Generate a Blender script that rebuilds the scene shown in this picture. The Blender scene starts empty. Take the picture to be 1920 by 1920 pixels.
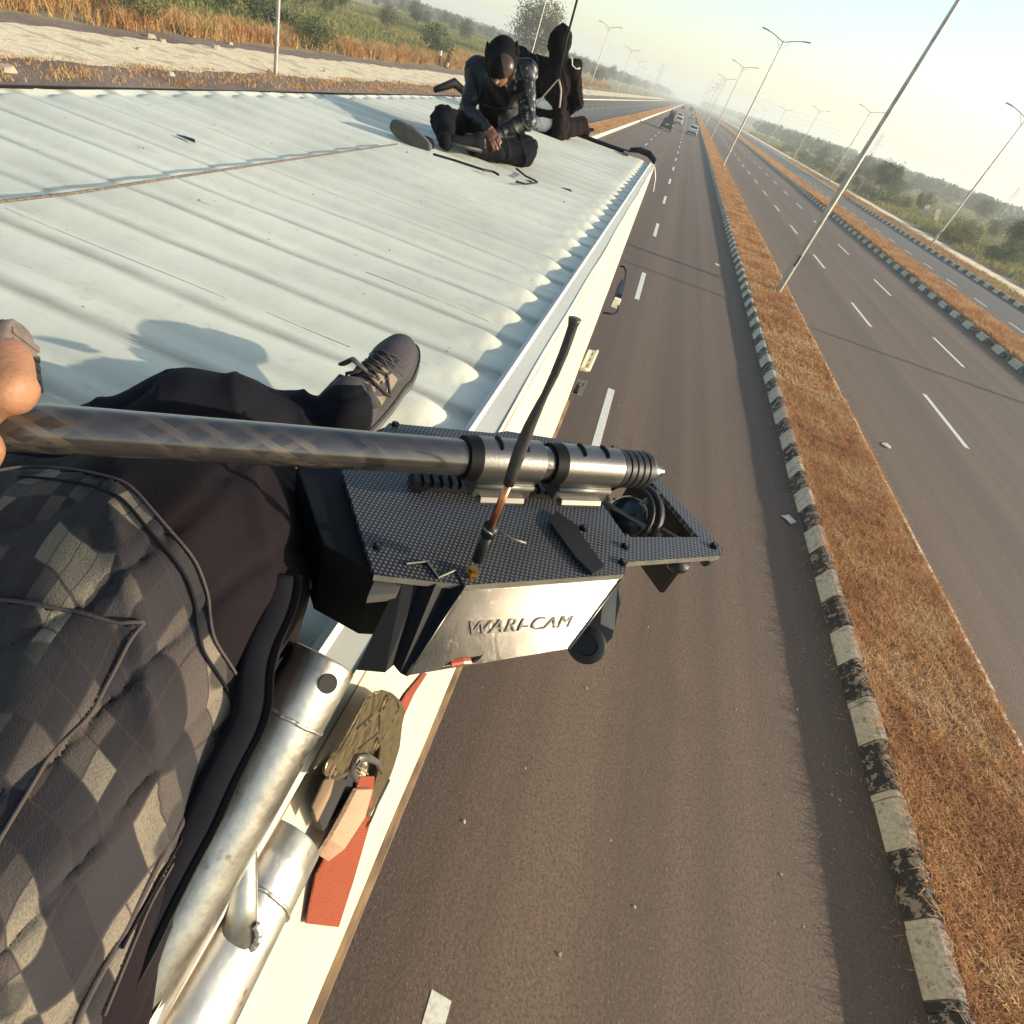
import bpy, bmesh, math, random
import numpy as np
from mathutils import Vector, Matrix
from mathutils.bvhtree import BVHTree
from mathutils.geometry import tessellate_polygon
random.seed(7); rng = np.random.default_rng(7)
S = bpy.context.scene; C = S.collection
# ------------------------------------------------------------ camera, sky, sun, exposure
CX, CY, F = 857.8, 960.0, 1069.1668
R = np.array([[0.91415536, -0.39476958, 0.0920704], [0.31687984, 0.55428777, -0.76964423], [0.25279863, 0.73274965, 0.63179965]])
EYE = np.array([0.0, 0.0, 5.0])
cd = bpy.data.cameras.new('camera'); cam = bpy.data.objects.new('camera', cd); C.objects.link(cam); S.camera = cam
cd.sensor_width = 36; cd.lens = F / 1920 * 36; cd.shift_x = (960 - CX) / 1920; cd.clip_start = .02; cd.clip_end = 9000
cam.matrix_world = Matrix([[*R[i], EYE[i]] for i in range(3)] + [[0, 0, 0, 1]])
SUN_EL, SUN_AZ = math.radians(17), math.radians(4.5)          # azimuth from +X towards +Y
W = bpy.data.worlds.new('World'); S.world = W; W.use_nodes = True
nt = W.node_tree; bg = nt.nodes['Background']; sky = nt.nodes.new('ShaderNodeTexSky')
sky.sky_type = 'NISHITA'; sky.sun_disc = False; sky.sun_elevation = SUN_EL; sky.sun_rotation = math.pi / 2 - SUN_AZ
sky.air_density = 1.0; sky.dust_density = 1.3; sky.ozone_density = 0.9
tint = nt.nodes.new('ShaderNodeMix'); tint.data_type = 'RGBA'; tint.blend_type = 'MULTIPLY'; tint.inputs[0].default_value = 1; tint.inputs[7].default_value = (.95, .965, .91, 1); nt.links.new(sky.outputs[0], tint.inputs[6]); nt.links.new(tint.outputs[2], bg.inputs[0]); bg.inputs[1].default_value = 0.135
sl = bpy.data.lights.new('sun', 'SUN'); so = bpy.data.objects.new('sun', sl); C.objects.link(so)
sl.energy = 3.9; sl.angle = math.radians(.6); sl.color = (1, .88, .69)
sd = Vector((math.cos(SUN_EL) * math.cos(SUN_AZ), math.cos(SUN_EL) * math.sin(SUN_AZ), math.sin(SUN_EL)))
so.rotation_euler = sd.to_track_quat('Z', 'Y').to_euler()
S.view_settings.view_transform = 'Standard'; S.view_settings.look = 'None'; S.view_settings.exposure = 1.12; S.view_settings.gamma = 1
# ------------------------------------------------------------ pixel -> point helpers (photo pixels, 1920 wide)
def ray(px, py): return R @ np.array([px - CX, -(py - CY), -F])
def onz(px, py, z):                      # point of the level plane at height z
    d = ray(px, py); return EYE + d * ((z - 5) / d[2])
def D(px, py, depth): return EYE + ray(px, py) / F * depth
def onY(px, py, y): d = ray(px, py); return EYE + d * (y / d[1])
def onpl(px, py, P0, n):
    d = ray(px, py); return EYE + d * (np.dot(np.asarray(P0) - EYE, n) / np.dot(d, n))
def unit(v): v = np.asarray(v, float); return v / np.linalg.norm(v)
# ------------------------------------------------------------ object helpers
ORI = {}
def tag(o, label=None, cat=None, group=None, kind=None):
    if label: o['label'] = label
    if cat: o['category'] = cat
    if group: o['group'] = group
    if kind: o['kind'] = kind
    return o
def thing(name, loc, label, cat, group=None):
    o = bpy.data.objects.new(name, None); C.objects.link(o); o.empty_display_size = .2
    o.location = loc; ORI[o.name] = np.array(loc, float); return tag(o, label, cat, group)
class MB:
    def __init__(s): s.v = []; s.f = []; s.uv = []; s.n = 0; s.hasuv = False
    def add(s, v, f, uv=None):
        v = np.asarray(v, float).reshape(-1, 3)
        for q in f: s.f.append(tuple(i + s.n for i in q))
        s.v.append(v); s.n += len(v)
        if uv is None: s.uv.append(np.zeros((len(v), 2)))
        else: s.uv.append(np.asarray(uv, float)); s.hasuv = True
        return s
    def box(s, c, size, M=None, taper=1.0):
        hx, hy, hz = np.asarray(size) / 2
        v = np.array([[x * (taper if z > 0 else 1), y * (taper if z > 0 else 1), z] for x in (-hx, hx) for y in (-hy, hy) for z in (-hz, hz)])
        if M is not None: v = v @ np.asarray(M).T
        return s.add(v + np.asarray(c), [(0, 1, 3, 2), (4, 6, 7, 5), (0, 4, 5, 1), (2, 3, 7, 6), (0, 2, 6, 4), (1, 5, 7, 3)])
    def hexa(s, lo, hi):                 # two rings of the same count
        n = len(lo); v = list(lo) + list(hi)
        f = [tuple(range(n))[::-1], tuple(range(n, 2 * n))] + [(i, (i + 1) % n, n + (i + 1) % n, n + i) for i in range(n)]
        return s.add(v, f)
    def tube(s, pts, r, seg=10, cap=True, flat=None, uvs=1.0, ref=None):
        pts = np.asarray(pts, float); n = len(pts); r = np.broadcast_to(np.asarray(r, float), (n,))
        t = np.gradient(pts, axis=0); t /= np.linalg.norm(t, axis=1)[:, None] + 1e-12
        a = np.array(ref if ref is not None else ([0, 0, 1] if abs(t[0][2]) < .9 else [1, 0, 0]), float); V = []; UV = []; L = 0
        for i in range(n):
            if i: L += np.linalg.norm(pts[i] - pts[i - 1])
            x = np.cross(t[i], a); x /= np.linalg.norm(x) + 1e-12; y = np.cross(x, t[i]); a = y
            for k in range(seg):
                w = 2 * math.pi * k / seg; fl = 1 if flat is None else flat
                V.append(pts[i] + r[i] * (math.cos(w) * x + math.sin(w) * y * fl)); UV.append((k / seg, L * uvs))
        f = [(i * seg + k, i * seg + (k + 1) % seg, (i + 1) * seg + (k + 1) % seg, (i + 1) * seg + k) for i in range(n - 1) for k in range(seg)]
        if cap: f += [tuple(range(seg))[::-1], tuple((n - 1) * seg + k for k in range(seg))]
        return s.add(V, f, UV)
    def lathe(s, a, b, prof, seg=24, cap=True):   # prof: (t along a->b in metres, radius)
        a = np.asarray(a, float); d = unit(np.asarray(b, float) - a)
        x = unit(np.cross(d, [0, 0, 1] if abs(d[2]) < .9 else [1, 0, 0])); y = np.cross(d, x)
        V = [a + d * t + r * (math.cos(2 * math.pi * k / seg) * x + math.sin(2 * math.pi * k / seg) * y) for t, r in prof for k in range(seg)]
        n = len(prof); f = [(i * seg + k, i * seg + (k + 1) % seg, (i + 1) * seg + (k + 1) % seg, (i + 1) * seg + k) for i in range(n - 1) for k in range(seg)]
        if cap: f += [tuple(range(seg))[::-1], tuple((n - 1) * seg + k for k in range(seg))]
        return s.add(V, f)
    def prism(s, pts, off, holes=()):    # planar ring(s) of 3-D points pushed by vector off
        rings = [np.asarray(pts, float)] + [np.asarray(h, float) for h in holes]
        tri = tessellate_polygon([[Vector(p) for p in r] for r in rings]); allv = np.vstack(rings); n = len(allv)
        f = [tuple(t) for t in tri] + [tuple(i + n for i in t[::-1]) for t in tri]; k = 0
        for r in rings:
            m = len(r); f += [(k + i, k + (i + 1) % m, n + k + (i + 1) % m, n + k + i) for i in range(m)]; k += m
        return s.add(np.vstack([allv, allv + np.asarray(off)]), f)
    def build(s, name, mat, parent=None, smooth=False, bevel=0, recalc=True, autos=None):
        org = ORI.get(parent.name, np.zeros(3)) if parent else np.zeros(3)
        me = bpy.data.meshes.new(name); v = np.vstack(s.v) - org
        me.from_pydata(v.tolist(), [], s.f)
        if s.hasuv:
            ul = me.uv_layers.new(name='UVMap'); li = np.zeros(len(me.loops), dtype=np.int32); me.loops.foreach_get('vertex_index', li)
            ul.data.foreach_set('uv', np.vstack(s.uv)[li].ravel())
        if recalc or bevel:
            b = bmesh.new(); b.from_mesh(me)
            if recalc: bmesh.ops.recalc_face_normals(b, faces=b.faces)
            if bevel:
                es = [e for e in b.edges if len(e.link_faces) == 2 and e.calc_face_angle(0) > .6]
                try: bmesh.ops.bevel(b, geom=es, offset=bevel, segments=2, profile=.6, affect='EDGES', clamp_overlap=True)
                except Exception: pass
            b.to_mesh(me); b.free()
        if smooth: me.shade_smooth()
        if autos is not None:
            me.shade_smooth()
            b = bmesh.new(); b.from_mesh(me)
            for e in b.edges:
                if len(e.link_faces) == 2 and e.calc_face_angle(0) > autos: e.smooth = False
            b.to_mesh(me); b.free()
        o = bpy.data.objects.new(name, me); C.objects.link(o)
        for m in (mat if isinstance(mat, (list, tuple)) else [mat]): me.materials.append(m)
        if parent: o.parent = parent
        ORI[o.name] = org; return o
def raw(name, v, f, mat, parent=None, smooth=False, uvverts=None):   # big numpy meshes, f: (n,k) array
    v = np.asarray(v, np.float32); f = np.asarray(f, np.int32); me = bpy.data.meshes.new(name)
    me.vertices.add(len(v)); me.vertices.foreach_set('co', v.ravel())
    k = f.shape[1]; me.loops.add(f.size); me.loops.foreach_set('vertex_index', f.ravel())
    me.polygons.add(len(f)); me.polygons.foreach_set('loop_start', np.arange(0, f.size, k, dtype=np.int32)); me.update(calc_edges=True); me.validate()
    if smooth: me.shade_smooth()
    o = bpy.data.objects.new(name, me); C.objects.link(o); me.materials.append(mat)
    if parent: o.parent = parent
    return o
def copy_tree(o, parent=None):
    c = o.copy(); C.objects.link(c)
    if parent: c.parent = parent
    for ch in list(o.children): copy_tree(ch, c)
    return c
# ------------------------------------------------------------ material helpers
def M(name, col, rough=.6, metal=0, var=.25, scale=8, bump=0, bscale=60, col2=None, spec=.5, coord='Object', stretch=(1, 1, 1), detail=5, lo=.35, hi=.65, bd=.002):
    m = bpy.data.materials.new(name); m.use_nodes = True; n = m.node_tree; L = n.links; p = n.nodes['Principled BSDF']
    p.inputs['Roughness'].default_value = rough; p.inputs['Metallic'].default_value = metal; p.inputs['Specular IOR Level'].default_value = spec
    tc = n.nodes.new('ShaderNodeTexCoord'); mp = n.nodes.new('ShaderNodeMapping'); mp.inputs['Scale'].default_value = stretch
    L.new(tc.outputs[coord], mp.inputs[0]); nz = n.nodes.new('ShaderNodeTexNoise'); nz.inputs['Scale'].default_value = scale; nz.inputs['Detail'].default_value = detail
    L.new(mp.outputs[0], nz.inputs['Vector']); cr = n.nodes.new('ShaderNodeValToRGB'); L.new(nz.outputs['Fac'], cr.inputs[0])
    c2 = col2 if col2 else tuple(c * (1 - var) for c in col)
    cr.color_ramp.elements[0].color = (*c2, 1); cr.color_ramp.elements[1].color = (*col, 1)
    cr.color_ramp.elements[0].position = lo; cr.color_ramp.elements[1].position = hi
    L.new(cr.outputs[0], p.inputs['Base Color'])
    if bump:
        b = n.nodes.new('ShaderNodeBump'); b.inputs['Strength'].default_value = bump; b.inputs['Distance'].default_value = bd
        n2 = n.nodes.new('ShaderNodeTexNoise'); n2.inputs['Scale'].default_value = bscale; n2.inputs['Detail'].default_value = 3
        L.new(mp.outputs[0], n2.inputs['Vector']); L.new(n2.outputs['Fac'], b.inputs['Height']); L.new(b.outputs[0], p.inputs['Normal'])
    m['nodes'] = 1; return m
class NT:                                # short node-building helper for the special materials
    def __init__(s, m): s.m = m; s.n = m.node_tree; s.p = s.n.nodes['Principled BSDF']; s.tc = s.n.nodes.new('ShaderNodeTexCoord')
    def node(s, t, **k):
        x = s.n.nodes.new(t)
        for a, b in k.items(): setattr(x, a, b)
        return x
    def link(s, a, b): s.n.links.new(a, b)
    def noise(s, vec, sc, det=4, stretch=None, rough=.5):
        if stretch:
            mp = s.node('ShaderNodeMapping'); mp.inputs['Scale'].default_value = stretch; s.link(vec, mp.inputs[0]); vec = mp.outputs[0]
        x = s.node('ShaderNodeTexNoise'); x.inputs['Scale'].default_value = sc; x.inputs['Detail'].default_value = det; x.inputs['Roughness'].default_value = rough
        s.link(vec, x.inputs['Vector']); return x.outputs['Fac']
    def ramp(s, fac, stops, interp='LINEAR'):
        x = s.node('ShaderNodeValToRGB'); x.color_ramp.interpolation = interp
        el = x.color_ramp.elements
        while len(el) < len(stops): el.new(.5)
        for e, (p, c) in zip(el, stops): e.position = p; e.color = (*c, 1) if not isinstance(c, (int, float)) else (c, c, c, 1)
        s.link(fac, x.inputs[0]); return x.outputs[0]
    def mix(s, fac, a, b, mode='MIX'):
        x = s.node('ShaderNodeMix', data_type='RGBA', blend_type=mode)
        for i, v in ((0, fac), (6, a), (7, b)):
            if isinstance(v, (int, float)): x.inputs[i].default_value = v
            elif isinstance(v, tuple): x.inputs[i].default_value = (*v, 1)
            else: s.link(v, x.inputs[i])
        return x.outputs[2]
    def math(s, op, a, b=None, c=None):
        x = s.node('ShaderNodeMath', operation=op)
        for i, v in enumerate((a, b, c)):
            if v is None: continue
            if isinstance(v, (int, float)): x.inputs[i].default_value = v
            else: s.link(v, x.inputs[i])
        return x.outputs[0]
    def xyz(s, vec): x = s.node('ShaderNodeSeparateXYZ'); s.link(vec, x.inputs[0]); return x.outputs
    def bump(s, h, st=.5, dist=.01):
        b = s.node('ShaderNodeBump'); b.inputs['Strength'].default_value = st; b.inputs['Distance'].default_value = dist
        s.link(h, b.inputs['Height']); s.link(b.outputs[0], s.p.inputs['Normal'])
def newmat(name, rough=.6, metal=0):
    m = bpy.data.materials.new(name); m.use_nodes = True; t = NT(m); t.p.inputs['Roughness'].default_value = rough; t.p.inputs['Metallic'].default_value = metal; return m, t
# asphalt
def asphalt(name, base, x0, warm=(.0, .0, .0)):
    m, t = newmat(name, .82); o = t.tc.outputs['Object']
    big = t.noise(o, .35, 3, (1, .12, 1)); tr = t.noise(o, 1.1, 3, (1, .004, 1)); fine = t.noise(o, 34, 6, None, .75); spk = t.noise(o, 75, 3)
    c = t.ramp(tr, [(.38, tuple(b * .70 for b in base)), (.60, tuple(b * 1.22 for b in base))])
    c = t.mix(t.ramp(big, [(.35, 0), (.7, .5)]), c, tuple(b * 1.22 for b in base))
    c = t.mix(t.ramp(fine, [(.36, .85), (.56, 0)]), c, tuple(b * .5 for b in base))
    stn = t.noise(o, .9, 5, (1, .35, 1), .65); c = t.mix(t.ramp(stn, [(.60, 0), (.68, .35)]), c, tuple(b * .55 for b in base))
    c = t.mix(t.ramp(spk, [(.64, 0), (.72, .6)]), c, (.30, .24, .18))
    t.link(c, t.p.inputs['Base Color']); t.bump(fine, .9, .012); return m
m_road = asphalt('asphalt', (.110, .072, .049), 0)
m_road2 = asphalt('asphalt_service', (.09, .076, .064), 0)
m_paint = M('road_paint', (.62, .60, .52), .6, scale=30, col2=(.44, .41, .34), lo=.3, hi=.55)
def kerbmat(name, period, ph=0.0):
    m, t = newmat(name, .8); o = t.tc.outputs['Object']; y = t.xyz(o)[1]
    w = t.math('FRACT', t.math('MULTIPLY_ADD', y, 1 / (2 * period), ph)); bw = t.math('GREATER_THAN', w, .5)
    n1 = t.noise(o, 9, 6, None, .7); n2 = t.noise(o, 28, 5)
    white = t.mix(t.ramp(n1, [(.38, .75), (.45, 0)]), t.ramp(n2, [(.3, (.40, .35, .26)), (.6, (.56, .51, .40))]), (.17, .14, .11))
    black = t.ramp(n1, [(.525, (.010, .010, .011)), (.55, (.27, .225, .17))])
    c = t.mix(bw, white, black)
    j = t.math('LESS_THAN', t.math('ABSOLUTE', t.math('SUBTRACT', t.math('FRACT', t.math('MULTIPLY_ADD', y, 1 / period, 2 * ph)), .5)), .487)
    c = t.mix(j, (.05, .045, .04), c)
    wb = t.node('ShaderNodeTexWhiteNoise', noise_dimensions='1D'); t.link(t.math('FLOOR', t.math('MULTIPLY_ADD', y, 1 / period, 2 * ph)), wb.inputs['W']); c = t.mix(t.math('MULTIPLY', wb.outputs['Value'], .16), c, (.14, .115, .09))
    zt = t.xyz(o)[2]; top = t.math('MULTIPLY', t.math('GREATER_THAN', zt, .20), t.ramp(t.noise(o, 16, 5, None, .7), [(.54, 0), (.60, .8)])); c = t.mix(top, c, (.27, .235, .19))
    t.link(c, t.p.inputs['Base Color']); t.bump(n1, .6, .015); return m
m_kerb = kerbmat('kerb_paint', .61, .852); m_kerb2 = kerbmat('kerb_paint_far', .95, .1)
m_kerbw = M('kerb_whitewash', (.76, .68, .52), .85, scale=12, col2=(.42, .33, .23))
def groundmat(name, cols, sc=1.0, bump=.6):
    m, t = newmat(name, .95); o = t.tc.outputs['Object']
    n1 = t.noise(o, .11 * sc, 6, None, .6); n2 = t.noise(o, 2.2 * sc, 6, None, .65); n3 = t.noise(o, 30, 3)
    c = t.ramp(n1, [(.35 + .3 * i / (len(cols) - 1), x) for i, x in enumerate(cols)])
    c = t.mix(t.ramp(n2, [(.35, .6), (.6, 0)]), c, tuple(x * .5 for x in cols[0]))
    c = t.mix(t.ramp(n3, [(.5, 0), (.8, .4)]), c, tuple(min(1, x * 1.6) for x in cols[-1]))
    t.link(c, t.p.inputs['Base Color']); t.bump(n2, bump, .08); return m
m_ground = groundmat('dry_scrub_soil', [(.13, .12, .045), (.24, .19, .085), (.30, .23, .12)], .6)
m_verge = groundmat('verge_soil', [(.13, .085, .06), (.19, .125, .09), (.25, .18, .13)], 2.5)
m_sand = groundmat('sandy_track', [(.42, .32, .19), (.84, .70, .46), (.66, .52, .33)], 6, .3)
m_msoil = groundmat('median_soil', [(.20, .105, .055), (.30, .165, .08), (.36, .22, .11)], 4)
def grassmat(name, a, b, c, sc=.6, trans=.25):
    m, t = newmat(name, .75); g = t.node('ShaderNodeNewGeometry'); P = g.outputs['Position']
    n1 = t.noise(P, sc, 5); n2 = t.noise(P, sc * 28, 2)
    col = t.ramp(n1, [(.36, a), (.5, b), (.64, c)])
    col = t.mix(t.ramp(n2, [(.35, .6), (.6, 0)]), col, tuple(x * .4 for x in a)); n3 = t.noise(P, sc * 110, 1); col = t.mix(t.ramp(n3, [(.5, 0), (.72, .55)]), col, tuple(min(1, x * 1.35) for x in c))
    t.link(col, t.p.inputs['Base Color']); t.p.inputs['Specular IOR Level'].default_value = .25
    if trans:
        tr = t.node('ShaderNodeBsdfTranslucent'); mx = t.node('ShaderNodeMixShader'); mx.inputs[0].default_value = trans
        t.link(col, tr.inputs[0]); t.link(t.p.outputs[0], mx.inputs[1]); t.link(tr.outputs[0], mx.inputs[2])
        t.link(mx.outputs[0], t.n.nodes['Material Output'].inputs[0])
    return m
m_drygrass = grassmat('dry_median_grass', (.44, .19, .075), (.60, .315, .125), (.68, .45, .23), .9)
m_orange = grassmat('orange_dry_grass', (.44, .20, .07), (.52, .29, .12), (.44, .33, .13), .12)
m_green = grassmat('olive_field_grass', (.13, .15, .04), (.22, .22, .06), (.36, .30, .11), .06)
m_leafA = grassmat('foliage_dark', (.045, .065, .025), (.075, .10, .038), (.11, .135, .05), .8)
m_leafB = grassmat('foliage_olive', (.10, .11, .038), (.15, .16, .055), (.21, .205, .075), .8)
m_leafC = grassmat('foliage_grey', (.10, .105, .06), (.145, .145, .08), (.19, .18, .10), .8)
m_bark = M('bark', (.16, .12, .085), .9, scale=14, bump=.6, bd=.02)
m_steel = M('galvanised_steel', (.42, .40, .36), .42, .75, scale=5, col2=(.30, .28, .25))
m_lamp = M('lamp_housing', (.14, .14, .135), .5, .3)
m_tower = M('tower_steel', (.22, .23, .23), .6, .4)
# roof paint with dirt beside the ribs, rib shading painted into its bands, streaks across
RIB = .25
m_roof, t = newmat('roof_paint', .42); o = t.tc.outputs['Object']; X = t.xyz(o)
wob = t.noise(o, 2.5, 4); ph = t.math('FRACT', t.math('ADD', t.math('MULTIPLY', X[1], 1 / RIB), t.math('MULTIPLY', wob, .16)))
band = t.ramp(ph, [(.50, 0), (.66, 1), (.76, 1), (.92, 0)])
st = t.noise(o, 3.2, 7, (1, 2.2, 1), .72); st2 = t.noise(o, 11, 6, (.6, 2, 1), .7); sp = t.noise(o, 34, 3); blot = t.noise(o, 1.1, 5)
c = t.ramp(blot, [(.35, (.52, .51, .41)), (.65, (.63, .62, .50))])
c = t.mix(t.math('MULTIPLY', t.math('MULTIPLY', band, t.ramp(st, [(.30, .5), (.62, 1)])), .85), c, (.20, .185, .14))
c = t.mix(t.ramp(st2, [(.58, 0), (.74, .45)]), c, (.32, .30, .24)); c = t.mix(t.ramp(t.noise(o, 15, 6, (.25, 4, 1), .8), [(.63, 0), (.68, .75)]), c, (.19, .17, .13)); c = t.mix(t.ramp(t.noise(o, 7, 7, (1, 1, 1), .8), [(.60, 0), (.68, .4)]), c, (.38, .36, .30))
c = t.mix(t.ramp(st2, [(.28, .35), (.42, 0)]), c, (.68, .67, .58))
c = t.mix(t.ramp(sp, [(.735, 0), (.765, .9)]), c, (.10, .085, .07))
t.link(c, t.p.inputs['Base Color']); t.link(t.ramp(st2, [(.3, .32), (.7, .6)]), t.p.inputs['Roughness']); t.bump(t.noise(o, 5, 4), .25, .02)
m_side = M('side_paint', (.60, .545, .41), .5, scale=1.5, col2=(.53, .475, .35), bump=.1, bscale=3)
m_rail = M('rail_paint', (.47, .475, .42), .6, scale=6, col2=(.44, .43, .39), stretch=(3, .5, 3))
m_rust = M('rusty_edge', (.26, .17, .09), .8, scale=20, col2=(.11, .07, .045), stretch=(1, .2, 1))
m_black = M('black_rubber', (.011, .011, .012), .5, scale=20, bump=.15, spec=.3)
m_blackm = M('black_metal', (.005, .005, .006), .55, 0, scale=12, var=.4, spec=.15)
m_grey = M('grey_metal', (.17, .16, .14), .45, .6, scale=18)
m_gun = M('gunmetal', (.17, .16, .145), .32, .9, scale=40, var=.15, bump=.08, bscale=400)
m_alu, t = newmat('aluminium_tube', .3, 1); o = t.tc.outputs['Object']
n1 = t.noise(o, 18, 6, (1, .35, 1), .7); n2 = t.noise(o, 70, 3); n3 = t.noise(o, 40, 2)
c = t.ramp(n1, [(.35, (.34, .32, .275)), (.6, (.54, .52, .46))]); c = t.mix(t.ramp(n3, [(.68, 0), (.74, .8)]), c, (.20, .14, .09))
t.link(c, t.p.inputs['Base Color']); t.link(t.ramp(n1, [(.3, .34), (.7, .52)]), t.p.inputs['Roughness']); t.bump(n2, .35, .0015)
m_zinc = M('zinc_ratchet', (.27, .22, .11), .36, .7, scale=70, col2=(.10, .07, .04), lo=.36, hi=.60, detail=4)
m_brass = M('brass', (.62, .38, .10), .3, 1, scale=60)
m_copper = M('copper', (.55, .24, .12), .35, .9, scale=60)
m_strap, t = newmat('orange_webbing', .75); o = t.tc.outputs['Object']
wv = t.node('ShaderNodeTexWave'); wv.inputs['Scale'].default_value = 48; wv.bands_direction = 'Y'; wv.inputs['Distortion'].default_value = .6; t.link(o, wv.inputs[0])
c = t.mix(wv.outputs['Fac'], (.13, .020, .007), (.36, .068, .02)); c = t.mix(t.ramp(t.noise(o, 40, 4), [(.45, 0), (.7, .5)]), c, (.16, .03, .012))
t.link(c, t.p.inputs['Base Color']); t.bump(wv.outputs['Fac'], .7, .002)
m_tan, t = newmat('faded_webbing', .8); o = t.tc.outputs['Object']
ck = t.node('ShaderNodeTexVoronoi'); ck.inputs['Scale'].default_value = 260; t.link(o, ck.inputs[0])
t.link(t.mix(t.ramp(ck.outputs['Distance'], [(.2, 0), (.5, 1)]), (.26, .15, .09), (.44, .29, .19)), t.p.inputs['Base Color'])
# woven carbon
def carbon(name, sc, a, b, rough=.3, metal=.0):
    m, t = newmat(name, rough, metal); o = t.tc.outputs['Object']
    mp = t.node('ShaderNodeMapping'); mp.inputs['Rotation'].default_value = (0, 0, .60); t.link(o, mp.inputs[0]); q = t.xyz(mp.outputs[0])
    def tri(v, s_): return t.math('PINGPONG', t.math('MULTIPLY', v, s_), 1.0)
    row = t.math('FLOOR', t.math('MULTIPLY', q[1], sc)); ox = t.math('MULTIPLY', row, .5)
    fx = t.math('FRACT', t.math('ADD', t.math('MULTIPLY', q[0], sc * .62), ox)); fy = t.math('FRACT', t.math('MULTIPLY', q[1], sc))
    dx = t.math('ABSOLUTE', t.math('SUBTRACT', fx, .5)); dy = t.math('ABSOLUTE', t.math('SUBTRACT', fy, .5))
    dot = t.math('MULTIPLY', t.math('LESS_THAN', dx, .24), t.math('LESS_THAN', dy, .28))
    t.link(t.mix(dot, a, b), t.p.inputs['Base Color']); t.link(t.math('MULTIPLY_ADD', dot, -.12, rough + .12), t.p.inputs['Roughness'])
    t.bump(dot, .6, .0006); t.p.inputs['Coat Weight'].default_value = .3; t.p.inputs['Coat Roughness'].default_value = .15; return m
m_carbon = carbon('carbon_plate', 290, (.007, .007, .010), (.115, .11, .108), .40)
m_pole, t = newmat('carbon_pole', .16, .75); U = t.xyz(t.tc.outputs['UV'])
def diag(sgn, k): return t.math('FRACT', t.math('ADD', t.math('MULTIPLY', U[1], 34 * sgn), t.math('MULTIPLY', U[0], 6)))
d1 = diag(1, 0); d2 = diag(-1, 0); a1 = t.math('GREATER_THAN', d1, .62); a2 = t.math('GREATER_THAN', d2, .62)
w = t.math('MAXIMUM', t.math('MULTIPLY', a1, .7), t.math('MULTIPLY', a2, .4)); w = t.math('MULTIPLY', w, t.ramp(t.noise(t.tc.outputs['Object'], 22, 3), [(.42, .15), (.58, 1)]))
t.link(t.mix(w, (.075, .071, .070), (.19, .145, .105)), t.p.inputs['Base Color']); t.p.inputs['Coat Weight'].default_value = .6; t.p.inputs['Coat Roughness'].default_value = .06
t.link(t.ramp(w, [(0, .2), (1, .38)]), t.p.inputs['Roughness'])
m_flap, t = newmat('brushed_flap', .10, .97); o = t.tc.outputs['Object']
n1 = t.noise(o, 9, 5, (1, 1, 6)); n2 = t.noise(o, 420, 3, None, .8)
t.link(t.ramp(n1, [(.3, (.034, .031, .027)), (.7, (.072, .064, .052))]), t.p.inputs['Base Color']); t.bump(n2, .7, .00034)
m_plate_edge = M('plate_edge', (.20, .185, .15), .5, .3, scale=50)
# cloth
def cloth(name, col, var=.35, sc=6, fine=500, rough=.9, bump=.35):
    m, t = newmat(name, rough); o = t.tc.outputs['Object']; n1 = t.noise(o, sc, 5); n2 = t.noise(o, fine, 2)
    c = t.ramp(n1, [(.35, tuple(x * (1 - var) for x in col)), (.65, col)]); c = t.mix(t.ramp(n2, [(.4, .35), (.6, 0)]), c, tuple(x * .45 for x in col))
    t.link(c, t.p.inputs['Base Color']); t.bump(n2, bump, .0015); t.p.inputs['Specular IOR Level'].default_value = .12; return m
m_trouser = cloth('charcoal_trouser', (.014, .0095, .0115), .4)
m_navy = cloth('dark_trouser', (.008, .008, .012), .3)
m_blackcloth = cloth('black_cloth', (.006, .0055, .007), .4)
m_suit = M('glossy_black_suit', (.0055, .005, .0065), .55, scale=30, bump=.5, bscale=45, spec=.35)
m_scale = M('scaly_sleeve', (.012, .012, .013), .4, scale=42, col2=(.26, .24, .20), lo=.36, hi=.42, bump=.5, bscale=60)  # pale flecks over the black give the sleeve its scales
m_jacket = cloth('brown_black_jacket', (.013, .009, .010), .35)
m_white = cloth('white_shirt', (.80, .78, .70), .12, 12)
m_skin = M('skin', (.30, .145, .078), .55, scale=26, var=.3, bump=.5, bscale=260, bd=.0012, spec=.3)
m_skin.node_tree.nodes['Principled BSDF'].inputs['Subsurface Weight'].default_value = .04
m_skind = M('skin_dark', (.20, .085, .042), .5, scale=14, var=.2)
m_sole = M('grey_sole', (.085, .078, .072), .8, scale=20, bump=.3)
m_shoe, t = newmat('knit_shoe', .85); o = t.tc.outputs['Object']
vv = t.node('ShaderNodeTexVoronoi'); vv.inputs['Scale'].default_value = 360; t.link(o, vv.inputs[0])
t.link(t.mix(t.ramp(vv.outputs['Distance'], [(.25, 0), (.55, 1)]), (.060, .050, .055), (.032, .027, .031)), t.p.inputs['Base Color']); t.bump(vv.outputs['Distance'], .5, .0015)
m_lace = M('lace', (.022, .018, .020), .8, scale=80)
m_lime = M('lime_midsole', (.42, .40, .16), .7, scale=20)
m_tread = M('brown_tread', (.16, .12, .10), .8, scale=60, bump=.5)
m_piping = M('seam_piping', (.055, .04, .036), .85, scale=60, bump=.4, bscale=300)
m_zip = M('zip_tape', (.008, .007, .010), .8, scale=60, spec=.15)
m_panel, t = newmat('quilted_camo_panel', .95); o = t.tc.outputs['Object']
mp = t.node('ShaderNodeMapping'); mp.inputs['Rotation'].default_value = (.4, .2, .55); t.link(o, mp.inputs[0])
wn = t.node('ShaderNodeTexNoise'); wn.inputs['Scale'].default_value = 7; t.link(mp.outputs[0], wn.inputs['Vector'])
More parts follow.
